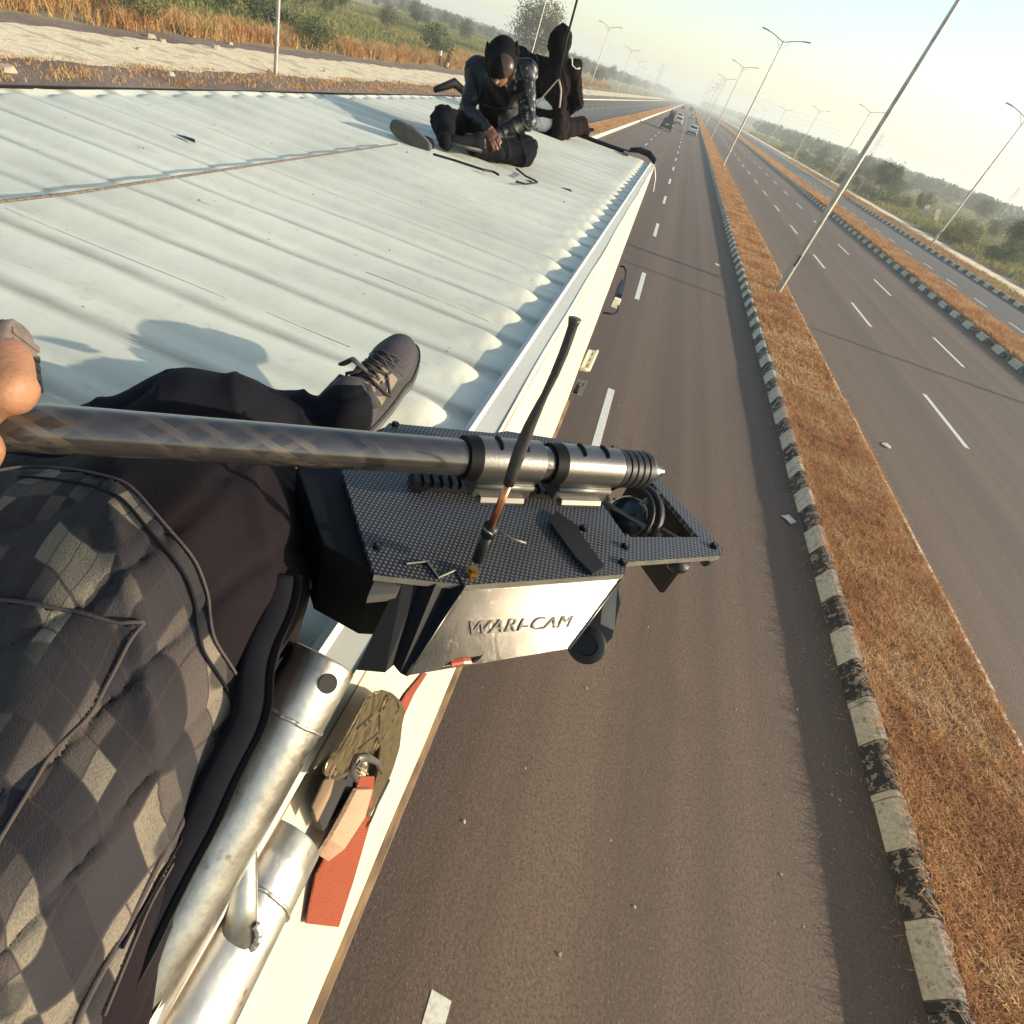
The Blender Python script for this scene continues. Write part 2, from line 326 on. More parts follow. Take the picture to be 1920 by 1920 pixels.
vm = t.node('ShaderNodeVectorMath', operation='MULTIPLY_ADD'); vm.inputs[1].default_value = (.045, .045, .045); t.link(wn.outputs['Color'], vm.inputs[0]); t.link(mp.outputs[0], vm.inputs[2])
q = t.xyz(vm.outputs[0]); GA = 58; u = t.math('MULTIPLY', t.math('ADD', q[0], t.math('MULTIPLY', q[1], .35)), GA); v = t.math('MULTIPLY', t.math('SUBTRACT', q[1], t.math('MULTIPLY', q[0], .45)), GA * .85)
cb = t.node('ShaderNodeCombineXYZ'); t.link(t.math('FLOOR', u), cb.inputs[0]); t.link(t.math('FLOOR', v), cb.inputs[1])
wh = t.node('ShaderNodeTexWhiteNoise', noise_dimensions='2D'); t.link(cb.outputs[0], wh.inputs[0])
c = t.ramp(wh.outputs['Value'], [(.0, (.013, .011, .014)), (.22, (.016, .0125, .014)), (.40, (.07, .055, .046)), (.60, (.17, .14, .10)), (.78, (.020, .017, .019))], 'CONSTANT')
blob = t.noise(vm.outputs[0], 9, 1); c = t.mix(t.ramp(blob, [(.66, 0), (.675, .8)], 'LINEAR'), c, (.024, .022, .022)); c = t.mix(t.ramp(blob, [(.33, .8), (.345, 0)]), c, (.009, .008, .012))
gx = t.math('ABSOLUTE', t.math('SUBTRACT', t.math('FRACT', u), .5)); gy = t.math('ABSOLUTE', t.math('SUBTRACT', t.math('FRACT', v), .5))
ln = t.math('GREATER_THAN', t.math('MAXIMUM', gx, gy), .465); c = t.mix(t.math('MULTIPLY', ln, .75), c, (.028, .020, .020))
fn = t.noise(o, 700, 2); c = t.mix(t.ramp(fn, [(.4, .3), (.6, 0)]), c, (.02, .017, .017))
t.link(c, t.p.inputs['Base Color']); t.bump(t.math('ADD', t.math('MULTIPLY', ln, -1), t.math('MULTIPLY', fn, .6)), .5, .002)
m_glass = M('car_glass', (.015, .018, .02), .12, scale=3)
m_carw = M('white_car_paint', (.62, .61, .57), .3, scale=2, var=.08)
m_carb = M('black_car_paint', (.012, .013, .018), .25, scale=2)
m_card = M('dark_car_paint', (.05, .055, .06), .35, scale=2)
m_tyre = M('tyre', (.02, .02, .02), .85)
m_tail = M('tail_light', (.30, .02, .015), .3)
m_numb = M('number_plate', (.68, .66, .58), .5)
m_conc = M('pale_concrete', (.40, .37, .30), .85, scale=3, col2=(.28, .25, .20))
m_hole = M('dark_inside', (.02, .018, .018), .9)
# ============================================================ THE SETTING
def struct(o, kind='structure'): o['kind'] = kind; return o
def sheet(name, x0, x1, y0, y1, z, mat, wob=0.0, step=None):
    n = 2 if not step else int((y1 - y0) / step) + 2; ys = np.linspace(y0, y1, n)
    def w(s): return wob * (np.sin(ys * 1.3 + s) * .5 + np.sin(ys * .37 + 2 * s) + .6 * np.sin(ys * 3.1 + s * 3)) if wob else 0
    a = np.stack([x0 + w(1) + 0 * ys, ys, z + 0 * ys], 1); b = np.stack([x1 + w(2.2) + 0 * ys, ys, z + 0 * ys], 1)
    f = [(i, n + i, n + i + 1, i + 1) for i in range(n - 1)]
    return struct(MB().add(np.vstack([a, b]), f).build(name, mat, recalc=False))
Y0, Y1 = -40, 2600
# ground: one sheet, gently rolling beyond the roadside
gx = np.unique(np.concatenate([np.linspace(-2900, -60, 60), np.linspace(-60, 70, 60), np.linspace(70, 2900, 60)])); gy = np.unique(np.concatenate([np.linspace(-100, 400, 120), np.linspace(400, 2990, 60)]))
GX, GY = np.meshgrid(gx, gy, indexing='ij')
def gh(x, y):
    x = np.asarray(x, float); y = np.asarray(y, float)
    l = np.clip((-x - 33) / 60, 0, 1); r = np.clip((x - 38) / 60, 0, 1)
    return l * (1.1 + .9 * np.sin(x * .055 + y * .021) + .5 * np.sin(y * .06 - x * .03)) - r * (1.0 + .6 * np.sin(x * .04 + y * .03)) - .01
GZ = gh(GX, GY); nx, ny = GX.shape
idx = np.arange(nx * ny).reshape(nx, ny); gf = np.stack([idx[:-1, :-1], idx[1:, :-1], idx[1:, 1:], idx[:-1, 1:]], -1).reshape(-1, 4)
struct(raw('ground', np.stack([GX, GY, GZ], -1).reshape(-1, 3), gf, m_ground, smooth=True))
sheet('road', -7.1, 4.7, Y0, Y1, .004, m_road)
sheet('road', 6.88, 17.6, Y0, Y1, .004, m_road)
sheet('road', -19.3, -9.6, Y0, Y1, .004, m_road2)
sheet('road', 20.4, 27.6, Y0, Y1, .004, m_road2)
sheet('verge', -22.9, -19.4, Y0, 900, .02, m_verge, .12, .7)
sheet('dirt_track', -28.2, -22.5, Y0, 700, .026, m_sand, .22, .5)
sheet('verge', -30.2, -27.9, Y0, 500, .018, m_verge, .3, .5)
sheet('verge', 27.9, 31.6, Y0, 900, .05, m_verge, .1, .7)
sheet('footpath', 31.5, 34.3, Y0, 900, .075, m_sand, .12, .6)
sheet('verge', 34.2, 37, Y0, 700, .012, m_verge, .4, .8)
def kerb(x, inner, y0, y1, mat, h=.26, w=.165, broken=None):
    # outer foot at x, leaning towards the inside; several stones slightly out of line
    s = 1 if inner > x else -1; ys = np.arange(y0, y1, .61 if y1 < 150 else 1.9); V = []; n = len(ys)
    for i, y in enumerate(ys):
        j = random.uniform(-.012, .012); k = random.uniform(-.012, .012)
        for yy in (y + .004, y + (ys[1] - ys[0]) - .004):
            V += [(x + j, yy, 0), (x + s * .05 + j, yy, h - .05 + k), (x + s * .09 + j, yy, h + k), (x + s * w + j, yy, h + k), (x + s * w + j, yy, 0)]
    f = []
    for i in range(n):
        b = i * 10
        for q in range(4): f.append((b + q, b + q + 1, b + q + 6, b + q + 5))
        f.append((b, b + 5, b + 9, b + 4)); f.append((b, b + 1, b + 2, b + 3, b + 4)); f.append((b + 5, b + 6, b + 7, b + 8, b + 9))
    return struct(MB().add(V, f).build('kerb', mat))
for a, b in ((-6, 120), (120, Y1)): kerb(4.72, 7, a, b, m_kerb)
kerb(6.90, 5, -6, 120, m_kerbw, .24, .15); kerb(6.90, 5, 120, Y1, m_kerbw, .24, .15)
kerb(17.5, 20, 5, 118, m_kerb2, .26, .2); kerb(17.5, 20, 118, Y1, m_kerb2, .26, .2); kerb(20.45, 18, 5, Y1, m_kerbw, .22, .14)
kerb(27.55, 30, 20, 112, m_kerb2, .26, .2); kerb(27.55, 30, 122, Y1, m_kerbw, .2, .28)
kerb(-7.05, -9, -6, 120, m_kerbw, .26, .24); kerb(-7.05, -9, 120, Y1, m_kerbw, .26, .24); kerb(-9.65, -8, 0, Y1, m_kerbw, .26, .14); kerb(-18.93, -21, 0, Y1, m_kerbw, .13, .14)
sheet('median', 4.87, 6.78, Y0, Y1, .215, m_msoil); sheet('median', 17.8, 20.35, Y0, Y1, .22, m_msoil); sheet('median', -9.55, -7.25, Y0, Y1, .22, m_msoil)
# painted lane lines
mb = MB()
def dash(x, y, L=3.7, w=.14, z=.008):
    e = random.uniform(-.03, .03)
    mb.add([(x - w / 2, y, z), (x + w / 2, y + e, z), (x + w / 2 + e * .2, y + L, z), (x - w / 2, y + L + e, z)], [(0, 1, 2, 3)])
for k in range(-1, 60): dash(.86, -2.45 + 10.85 * k, 3.6, .15) ; dash(-2.9, 3.6 + 10.85 * k, 3.6, .14)
for k in range(-1, 60): dash(10.5, 17.2 + 10.8 * k - 10.8, 3.7, .15); dash(13.98, 26.9 + 10.8 * k - 21.6, 3.7, .15)
for k in range(0, 70): dash(23.0, 30.6 + 5.55 * k, 2.2, .14); dash(-14.3, 30 + 6.9 * k, 2.6, .14)
struct(mb.build('lane_marking', m_paint, recalc=False))
# dry grass on the medians and banks (uncountable: stuff)
def blades(name, x0, x1, y0, y1, n, h, w, z, mat, lean=.6, zf=None, dens=None, col=None, bias=1.0):
    x = rng.uniform(x0, x1, n); y = y0 + (y1 - y0) * rng.uniform(0, 1, n) ** bias
    if dens is not None: k = dens(x, y) > rng.uniform(0, 1, n); x = x[k]; y = y[k]
    n = len(x); z0 = zf(x, y) if zf else np.full(n, z)
    sc = (1 + .6 * (y - y0) / max(1, (y1 - y0)) * (bias != 1)); H = h * rng.uniform(.35, 1.15, n) * sc; a = rng.uniform(0, 2 * math.pi, n); b = a + rng.uniform(.9, 2.2, n)
    l = rng.uniform(.1, 1, n) * lean * H * 1.4; ww = w * rng.uniform(.6, 1.4, n) * sc
    p0 = np.stack([x - ww / 2 * np.cos(b), y - ww / 2 * np.sin(b), z0], 1); p1 = np.stack([x + ww / 2 * np.cos(b), y + ww / 2 * np.sin(b), z0], 1)
    m0 = np.stack([x + .45 * l * np.cos(a) - .35 * ww * np.cos(b), y + .45 * l * np.sin(a) - .35 * ww * np.sin(b), z0 + .62 * H], 1); m1 = m0 + np.stack([.7 * ww * np.cos(b), .7 * ww * np.sin(b), 0 * ww], 1)
    t_ = np.stack([x + l * np.cos(a), y + l * np.sin(a), z0 + H * .9], 1)
    V = np.stack([p0, p1, m1, m0, t_], 1).reshape(-1, 3); i = np.arange(n)[:, None] * 5
    F_ = np.concatenate([i + np.array([0, 1, 2]), i + np.array([0, 2, 3]), i + np.array([3, 2, 4])])
    return struct(raw(name, V, F_, mat), 'stuff')
def patch(x, y): return np.clip(.12 + .5 * (np.sin(x * 2.1 + y * .9) + np.sin(y * 1.7 - x) + 2) / 4 + .45 * (np.sin(x * 9.1 + 2 * np.sin(y * 5.3)) * np.sin(y * 7.7 + 2 * np.sin(x * 6.1)) > .0), 0, 1)
blades('dry_grass', 4.90, 6.78, 1.0, 16, 200000, .105, .0085, .21, m_drygrass, 1.3, dens=patch)
blades('dry_grass', 4.92, 6.77, 16, 75, 150000, .10, .022, .21, m_drygrass, 1.2, bias=1.5, dens=patch)
blades('dry_grass', 4.95, 6.75, 75, 500, 60000, .16, .06, .21, m_drygrass, 1, bias=1.4)
blades('dry_grass', 17.75, 20.3, 15, 90, 90000, .24, .03, .21, m_drygrass, .9, bias=1.3)
blades('dry_grass', 17.75, 20.3, 90, 500, 40000, .3, .07, .21, m_drygrass, .9, bias=1.4)
blades('dry_grass', -9.5, -7.3, 40, 420, 50000, .16, .06, .21, m_drygrass, .9, bias=1.4)
blades('verge_weeds', -22.9, -19.8, 8, 130, 26000, .16, .03, .02, m_orange, 1, bias=1.4, dens=lambda x, y: .25 + .75 * (np.sin(x * 3 + y * .7) + np.sin(y * 1.3) > .6))
blades('verge_weeds', 28.3, 31.6, 25, 200, 45000, .22, .04, .05, m_orange, 1, bias=1.4, dens=lambda x, y: .3 + .7 * (np.sin(x * 3 + y * .4) > .1))
edge = lambda y: -30.0 - .016 * np.clip(y, 0, 200) + .7 * np.sin(y * .21) + .4 * np.sin(y * .63)
blades('orange_grass', -37, -27.5, 8, 110, 210000, .85, .040, 0, m_orange, .9, zf=gh, bias=1.3, dens=lambda x, y: (x < edge(y)) * np.clip(.35 + .9 * np.sin(x * 1.3 + y * .35) * np.sin(y * .55 + x * .6) + .3 * np.sin(y * 2.3), .06, 1) * np.clip(1.15 - (edge(y) - x) / 5.5, 0, 1))
blades('orange_grass', -44, -29, 110, 300, 60000, 1.0, .12, 0, m_orange, .8, zf=gh, bias=1.2, dens=lambda x, y: 1.0 * (x < edge(y)))
blades('field_grass', -120, -33, 12, 300, 300000, .8, .10, 0, m_green, .8, zf=gh, bias=1.25, dens=lambda x, y: np.clip((-x - 32 + 2 * np.sin(y * .3)) / 6, 0, 1))
blades('field_grass', 36, 150, 40, 420, 210000, .8, .12, 0, m_green, .8, zf=gh, bias=1.3)
# ------------------------------------------------------------ stones and litter on the road and verges
def stone(x, y, z, s, mat, label, nm='stone', grp='small stones scattered on the road'):
    b = MB(); k = 8; ph = random.random() * 6
    V = [(x + s * math.cos(ph + i * .785) * random.uniform(.7, 1.1), y + s * 1.2 * math.sin(ph + i * .785) * random.uniform(.7, 1.1), z) for i in range(k)] + \
        [(x + .6 * s * math.cos(ph + i * .785), y + .7 * s * math.sin(ph + i * .785), z + s * random.uniform(.5, .8)) for i in range(k)]
    b.hexa(V[:k], V[k:]); return tag(b.build(nm, mat, smooth=False), label, nm.replace('_', ' '), grp)
m_stone = M('stone', (.40, .33, .26), .9, scale=20); m_litter = M('litter', (.62, .58, .5), .8)
for px, py in [(1215, 1175), (1205, 960), (1265, 900), (1120, 985), (1190, 905), (1560, 1490), (1575, 1500), (1500, 1100), (1475, 1270), (1145, 1575), (1190, 1700), (1500, 1240), (1100, 1290), (1380, 1330), (1465, 1640), (1290, 1060), (1180, 690), (1160, 760), (1495, 1330), (985, 1440), (870, 1540), (1050, 1790)]:
    P = onz(px, py, .006); stone(P[0], P[1], .004, random.uniform(.008, .018), m_stone, 'small pale stone lying on the brown asphalt')
for i, (px, py) in enumerate([(1478, 975), (1345, 497), (1470, 660), (1660, 835)]):
    P = onz(px, py, .01); b = MB(); a = random.random() * 3
    ring = [(P[0] + .16 * math.cos(a + k * .9) * random.uniform(.3, 1), P[1] + .22 * math.sin(a + k * .9) * random.uniform(.3, 1), .012 + random.uniform(0, .03)) for k in range(7)]
    b.prism(ring, (0, 0, .004)); tag(b.build('litter_scrap', m_litter), ['torn white plastic scrap against the shaded black and white kerb', 'small white scrap on the road left of the near lamp post', 'small dark scrap lying in the median grass', 'tiny white scrap beside the median on the far carriageway'][i], 'litter')
for px, py, s in [(283, 72, .28), (305, 80, .22), (405, 92, .3), (262, 95, .2), (15, 135, .3), (508, 137, .25), (432, 84, .22), (610, 136, .2), (320, 142, .2), (745, 60, .3)]:
    P = onz(px, py, 0); stone(P[0], P[1], .01, s, M('rubble', (.36, .29, .21), .9, scale=9), 'pale rubble block lying beside the sandy track', 'rubble_block', 'pale rubble blocks along the sandy track')
# ------------------------------------------------------------ street lamps
def make_lamp(H=12.0, r=.105, full=True, brace=True):
    o = thing('street_lamp', (0, 0, 0), '', 'street lamp'); seg = 12
    MB().lathe((0, 0, 0), (0, 0, 1), [(-.02, r * 1.25), (.5, r * 1.2), (H, r * .55)], seg).build('pole', m_steel, o, smooth=False, autos=.6)
    p2 = MB().box((0, 0, .02), (.42, .42, .03))
    for sx in (-1, 1):
        for sy in (-1, 1): p2.lathe((sx * .16, sy * .16, .03), (sx * .16, sy * .16, .1), [(0, .018), (.06, .018)], 6)
    p2.build('base_plate', m_steel, o)
    MB().box((0, -r * 1.15, 1.25), (.11, .03, .42)).build('service_door', m_lamp, o, bevel=.005)
    for s in (-1, 1):
        pts = [(s * x, 0, H - .15 + z) for x, z in [(0, 0), (.5, .16), (1.0, .32), (1.5, .45), (1.9, .5)]]
        a = MB().tube(pts, .04, 8); a.build('arm', m_steel, o, smooth=True)
        if brace: MB().tube([(0, 0, H - .75), (s * .25, 0, H - .5), (s * .8, 0, H + .02)], .02, 6).build('brace', m_steel, o)
        lb = MB(); V0 = [(s * x, y, z) for x, y, z in [(1.85, -.08, H + .33), (1.85, .08, H + .33), (2.65, .13, H + .40), (2.65, -.13, H + .40)]]
        V1 = [(s * x, y, z) for x, y, z in [(1.85, -.06, H + .42), (1.85, .06, H + .42), (2.6, .09, H + .5), (2.6, -.09, H + .5)]]
        lb.hexa(V0, V1).build('lamp_head', m_lamp, o, bevel=.015)
    return o
lamp0 = make_lamp()
def place(proto, used, x, y, z, rz, label, group, sc=1):
    o = proto if not used[0] else copy_tree(proto); used[0] = True
    o.location = (x, y, z); o.rotation_euler = (0, 0, rz); o.scale = (sc,) * 3; o['label'] = label; o['group'] = group; return o
used = [False]; ords = ['nearest', 'second', 'third', 'fourth', 'fifth', 'sixth', 'seventh', 'eighth', 'ninth', 'tenth', 'eleventh', 'twelfth']
for i, y in enumerate([26.95, 85.5, 146, 219, 290, 355, 425, 495, 575]):
    place(lamp0, used, 6.12 + .004 * min(y, 60), y, .21, random.uniform(-.05, .05), f'double armed grey street lamp in the central grass median, {ords[i]} from the truck', 'street lamps along the central median')
for i, (x, y) in enumerate([(30.1, 80.7), (31.3, 148), (33.2, 214), (36.5, 315), (40, 430), (45, 560), (29.9, 20)]):
    if i == 6: place(lamp0, used, x, 25.8, .05, 0, 'double armed street lamp by the right service road, beyond the right picture edge', 'street lamps along the right service road'); continue
    place(lamp0, used, x, y, .05, random.uniform(-.05, .05) + .1, f'double armed street lamp by the right service road, {ords[i]} from the right edge', 'street lamps along the right service road')
for i, (x, y) in enumerate([(-22.6, 36.0), (-22.2, 96), (-21.9, 158), (-23.8, 237), (-27, 318), (-33, 430), (-42, 620), (-52, 860)]):
    place(lamp0, used, x, y, .02, random.uniform(-.05, .05), f'double armed street lamp on the left verge, {ords[i]} counted from the left', 'street lamps along the left verge')
# ------------------------------------------------------------ trees and shrubs
def crown_mesh(name, nclump, rx, rz, leaf, per, mat, seed, cz=None, flat=1.0, droop=0):
    g = np.random.default_rng(seed); cz = rz if cz is None else cz
    d = g.normal(size=(nclump, 3)); d /= np.linalg.norm(d, axis=1)[:, None]; rr = g.uniform(.25, 1, nclump) ** .5
    c = d * rr[:, None] * np.array([rx, rx, rz]) * g.uniform(.75, 1.1, (nclump, 1)); cs = g.uniform(.16, .36, nclump) * min(rx, rz) * 1.0
    q = g.normal(size=(nclump, per, 3)) * cs[:, None, None] * .62; P = (c[:, None, :] + q).reshape(-1, 3); P[:, 2] += cz; P = P[P[:, 2] > .05]; n = len(P)
    a = g.normal(size=(n, 3)); a /= np.linalg.norm(a, axis=1)[:, None]; b = np.cross(a, g.normal(size=(n, 3))); b /= np.linalg.norm(b, axis=1)[:, None] + 1e-9
    s = leaf * g.uniform(.6, 1.4, (n, 1)); V = np.stack([P - a * s, P + b * s * .45, P + a * s, P - b * s * .45], 1).reshape(-1, 3)
    f = np.arange(n)[:, None] * 4 + np.arange(4); me = raw(name, V, f, mat); return me
def make_tree(name, H, rx, rz, leaf, nclump, per, mat, seed, trunk=True):
    o = thing(name, (0, 0, 0), '', 'tree' if trunk else 'shrub'); g = random.Random(seed)
    b = MB()
    if trunk:
        b.tube([(0, 0, -.2), (.06 * H * .3, 0, H * .2), (.1, .05, H * .42), (0, .1, H * .7)], [.035 * H, .028 * H, .02 * H, .008 * H], 7)
        for k in range(6):
            w = g.uniform(0, 6.28); h0 = H * g.uniform(.2, .45); e = (rx * .65 * math.cos(w), rx * .65 * math.sin(w), h0 + H * g.uniform(.2, .4))
            b.tube([(.05, .02, h0), (e[0] * .5, e[1] * .5, (h0 + e[2]) / 2 - .02 * H), e], [.016 * H, .01 * H, .004 * H], 5)
    else:
        for k in range(6):
            w = g.uniform(0, 6.28); b.tube([(0, 0, -.1), (rx * .3 * math.cos(w), rx * .3 * math.sin(w), H * .35), (rx * .6 * math.cos(w), rx * .6 * math.sin(w), H * .7)], [.03 * H, .02 * H, .006 * H], 5)
    b.build('trunk' if trunk else 'stems', m_bark, o, smooth=True)
    cr = crown_mesh('crown' if trunk else 'foliage', nclump, rx, rz, leaf, per, mat, seed, cz=H - rz); cr.parent = o; return o
protoT = [make_tree('acacia_tree', 6.5, 3.2, 2.1, .14, 70, 70, m_leafA, 1), make_tree('scrub_tree', 5.0, 2.6, 2.0, .13, 60, 70, m_leafB, 2), make_tree('scrub_tree', 7.5, 3.0, 3.2, .15, 80, 60, m_leafC, 3)]
protoS = [make_tree('shrub', 1.9, 1.4, 1.0, .075, 40, 70, m_leafA, 4, False), make_tree('shrub', 2.3, 1.8, 1.2, .08, 46, 70, m_leafB, 5, False), make_tree('shrub', 1.5, 1.2, .8, .06, 36, 60, m_leafC, 6, False)]
usedT = [[False] for _ in protoT]; usedS = [[False] for _ in protoS]
GZf = lambda x, y: float(gh(x, y))
def put(kind, i, x, y, sc, label, group):
    pr, us = (protoT, usedT) if kind == 'T' else (protoS, usedS)
    return place(pr[i], us[i], x, y, GZf(x, y), random.uniform(0, 6.28), label, group, sc)
def ground_at(px, py): P = onz(px, py, 0); return P[0], P[1]
# the big bare-looking tree behind the two seated people
bigtree = make_tree('shade_tree', 13.5, 6.8, 5.2, .24, 150, 60, m_leafC, 11); bx, by = -38.5, 168; bigtree.location = (bx, by, GZf(bx, by)); bigtree.scale = (1.0,) * 3
tag(bigtree, 'large grey green airy tree standing behind the heads of the two people on the roof', 'tree')
for k, (px, py, kind, i, sc, lab) in enumerate([
    (125 * 2 + 8, 44, 'S', 1, 1.0, 'round green shrub in orange dry grass at the upper left'), (585, 92, 'S', 0, 1.15, 'dark green leafy shrub at the sandy track edge right of the left lamp post'),
    (505, 55, 'S', 0, 1.5, 'tall dark shrub just right of the left lamp post'), (815, 108, 'S', 0, 2.0, 'dark rounded bush beside the two distant pedestrians'),
    (330, 18, 'T', 0, .62, 'dark shaded bush at the top edge of the left bank'), (420, 28, 'T', 1, .6, 'brownish small tree left of the lamp post on the bank'),
    (560, 70, 'S', 1, 1.0, 'yellow green shrub on the bank behind the left lamp post')]):
    x, y = ground_at(px, py); put(kind, i, x, y, sc, lab, None); 
for q in list(C.objects):
    if q.get('group', 1) is None: del q['group']
# left bank bushes and trees far out
g = random.Random(5)
for k in range(46):
    y = 75 * (1 + g.random() * 5.5); x = -42 - g.random() ** 1.1 * .42 * y; i = g.randrange(3)
    put('T', i, x, y, g.uniform(.45, .85), ['dark bush on the grassy bank left of the service road', 'olive bush on the grassy bank left of the service road', 'grey green bush on the grassy bank left of the service road'][i], 'bushes on the left bank')
for k in range(30):
    y = 330 + 28 * k * g.uniform(.9, 1.1); x = -40 - g.uniform(0, 26) - .022 * y; i = g.randrange(3)
    put('T', i, x, y, g.uniform(.8, 1.25), 'roadside tree in the hazy row left of the road', 'hazy trees along the left road edge')
# right side: dense belt
for k in range(46):
    y = 52 + 5.2 * k * g.uniform(.9, 1.1); x = 36.5 + g.random() ** 1.5 * 9 + .004 * y; i = g.randrange(3)
    put('S', i, x, y, g.uniform(.7, 1.5), ['low dark shrub lining the right footpath', 'low olive shrub lining the right footpath', 'low grey shrub lining the right footpath'][i], 'shrubs lining the right footpath')
for k in range(80):
    y = 95 * (1 + g.random() ** 1.2 * 5); x = 44 + g.random() * .55 * y; i = g.randrange(3)
    put('T', i, x, y, g.uniform(.5, .95), ['dark bushy tree in the scrubland right of the footpath', 'olive scrub tree in the scrubland right of the footpath', 'grey green scrub tree in the scrubland right of the footpath'][i], 'scrub trees right of the road')
for px, py, i, sc, lab in [(1640, 372, 0, 1.0, 'broad dark acacia behind the nearest median lamp post'), (1830, 412, 0, 1.05, 'big dark round tree in the field near the right picture edge'), (1885, 428, 0, .8, 'smaller dark tree at the right picture edge'), (1720, 395, 1, .8, 'bright olive bush left of the grey slabs')]:
    x, y = ground_at(px, py); put('T', i, x, y, sc, lab, None)
for q in list(C.objects):
    if 'group' in q and not q['group']: del q['group']
# far wood: one mass of many crowns fading into the air
def far_wood(name, spec, seed):
    g2 = np.random.default_rng(seed); VV = []
    for (xa, xb, ya, yb, n, r, h) in spec:
        c = np.stack([g2.uniform(xa, xb, n), g2.uniform(ya, yb, n), np.zeros(n)], 1)
        for q in c:
            k = 46; d = g2.normal(size=(k, 3)); d /= np.linalg.norm(d, axis=1)[:, None]; s = r * g2.uniform(.6, 1.3)
            P = q + d * np.array([s, s, h * .5]) * g2.uniform(.6, 1, (k, 1)) + np.array([0, 0, h * .55]); a = g2.normal(size=(k, 3)); b = g2.normal(size=(k, 3)); a /= np.linalg.norm(a, axis=1)[:, None]; b /= np.linalg.norm(b, axis=1)[:, None]
            l = s * .36; VV.append(np.stack([P - a * l, P + b * l * .7, P + a * l, P - b * l * .7], 1).reshape(-1, 3))
    V = np.vstack(VV); f = np.arange(len(V)).reshape(-1, 4); return struct(raw(name, V, f, m_leafA), 'stuff')
far_wood('far_wood', [(60, 420, 380, 700, 420, 5, 7), (90, 900, 700, 1300, 700, 8, 9), (-420, -75, 420, 800, 260, 5, 7), (-900, -70, 800, 1500, 420, 8, 9), (30, 1800, 1500, 2400, 520, 14, 13), (-1500, -60, 1500, 2400, 420, 14, 13)], 3)
# ------------------------------------------------------------ pylons and wires
def pylon(x, y, H, label):
    o = thing('pylon', (x, y, 0), label, 'pylon'); b = MB(); w = H * .085; r = H * .0026
    def leg(h): return w * (1 - h / H) ** 1.0 + .35
    lv = [H * k / 9 for k in range(10)]
    for i in range(9):
        a, c_ = leg(lv[i]), leg(lv[i + 1]); A = [(x + sx * a, y + sy * a, lv[i]) for sx, sy in ((-1, -1), (1, -1), (1, 1), (-1, 1))]; B = [(x + sx * c_, y + sy * c_, lv[i + 1]) for sx, sy in ((-1, -1), (1, -1), (1, 1), (-1, 1))]
        for k in range(4):
            b.tube([A[k], B[k]], r, 4); b.tube([A[k], B[(k + 1) % 4]], r * .7, 4); b.tube([A[(k + 1) % 4], B[k]], r * .7, 4)
    b.build('lattice', m_tower, o)
    for h, L in ((.66, .2), (.78, .17), (.9, .13)):
        q = MB(); q.tube([(x - H * L, y, H * h), (x + H * L, y, H * h)], r, 4); q.tube([(x - H * L, y, H * h), (x, y, H * (h + .05)), (x + H * L, y, H * h)], r, 4); q.build('cross_arm', m_tower, o)
    return o
def pyl_at(px, py, dist, H, label):
    d = ray(px, py); d = d / np.linalg.norm(d); P = EYE + d * dist; return pylon(P[0], P[1], H, label), P
pa, A1 = pyl_at(1226, 168, 1150, 38, 'hazy lattice pylon left of the road near the vanishing point')
pb, A2 = pyl_at(1333, 196, 1100, 42, 'hazy lattice pylon right of the road near the vanishing point')
pc, A3 = pyl_at(1622, 306, 980, 36, 'faint lattice pylon behind the nearest median lamp post')
pd, A4 = pyl_at(1875, 398, 900, 26, 'faint lattice pylon at the right picture edge')
def wire(P, Q, label, sag=6):
    n = 24; s = np.linspace(0, 1, n)[:, None]; L = np.asarray(P) * (1 - s) + np.asarray(Q) * s; L[:, 2] -= (sag * 4 * s * (1 - s))[:, 0]
    tag(MB().tube(L, .05, 4).build('power_line', m_tower), label, 'power line', 'power lines strung across the hazy sky')
for h, dx in ((.66, 7.5), (.78, 6.4), (.9, 5)):
    for s in (-1, 1):
        wire((A2[0] + s * dx, A2[1], 42 * h), (A3[0] + s * dx, A3[1], 36 * h), 'thin power line sagging between the hazy pylons right of the road')
        wire((A3[0] + s * dx, A3[1], 36 * h), (A4[0] + 200 + s * dx, A4[1] - 60, 30 * h), 'thin power line running from the faint right pylon to the picture edge')
        wire((A1[0] + s * dx, A1[1], 38 * h), (A2[0] + s * dx, A2[1] + 300, 40 * h), 'thin power line over the road at the vanishing point', 4)
# ------------------------------------------------------------ signs, gate posts, slabs
def round_sign(x, y, label):
    o = thing('road_sign', (x, y, 0), label, 'road sign'); MB().lathe((x, y, 0), (x, y, 1), [(0, .04), (2.3, .04)], 8).build('post', m_steel, o)
    MB().lathe((x, y - .03, 2.3), (x, y - .06, 2.3), [(0, .36), (.02, .36)], 24).build('sign_rim', m_tail, o); MB().lathe((x, y - .055, 2.3), (x, y - .07, 2.3), [(0, .28), (.01, .28)], 24).build('sign_face', m_numb, o)
round_sign(-19.9, 146, 'small round road sign on the left verge below the lamp post')
round_sign(-20.5, 330, 'tiny round road sign far along the left kerb')
P = ground_at(1738, 412)
for k, (dx, lab) in enumerate([(-.9, 'left one of two leaning pale concrete slabs in the scrub'), (.9, 'right one of two leaning pale concrete slabs in the scrub')]):
    Mx = np.array(Matrix.Rotation(math.radians(-24), 3, 'Y') @ Matrix.Rotation(.3, 3, 'Z')); tag(MB().box((P[0] + dx * 1.1, P[1], .9), (.9, .25, 2.4), Mx).build('concrete_slab', m_conc, bevel=.03), lab, 'slab')
P = onz(1560, 345, 0); o = thing('gate_frame', (33.4, 137, 0), 'pale metal gate frame at the gap in the right kerb', 'gate frame')
for dx in (-.9, .9): MB().box((33.4 + dx, 137, 1.3), (.14, .14, 2.6)).build('post', m_conc, o)
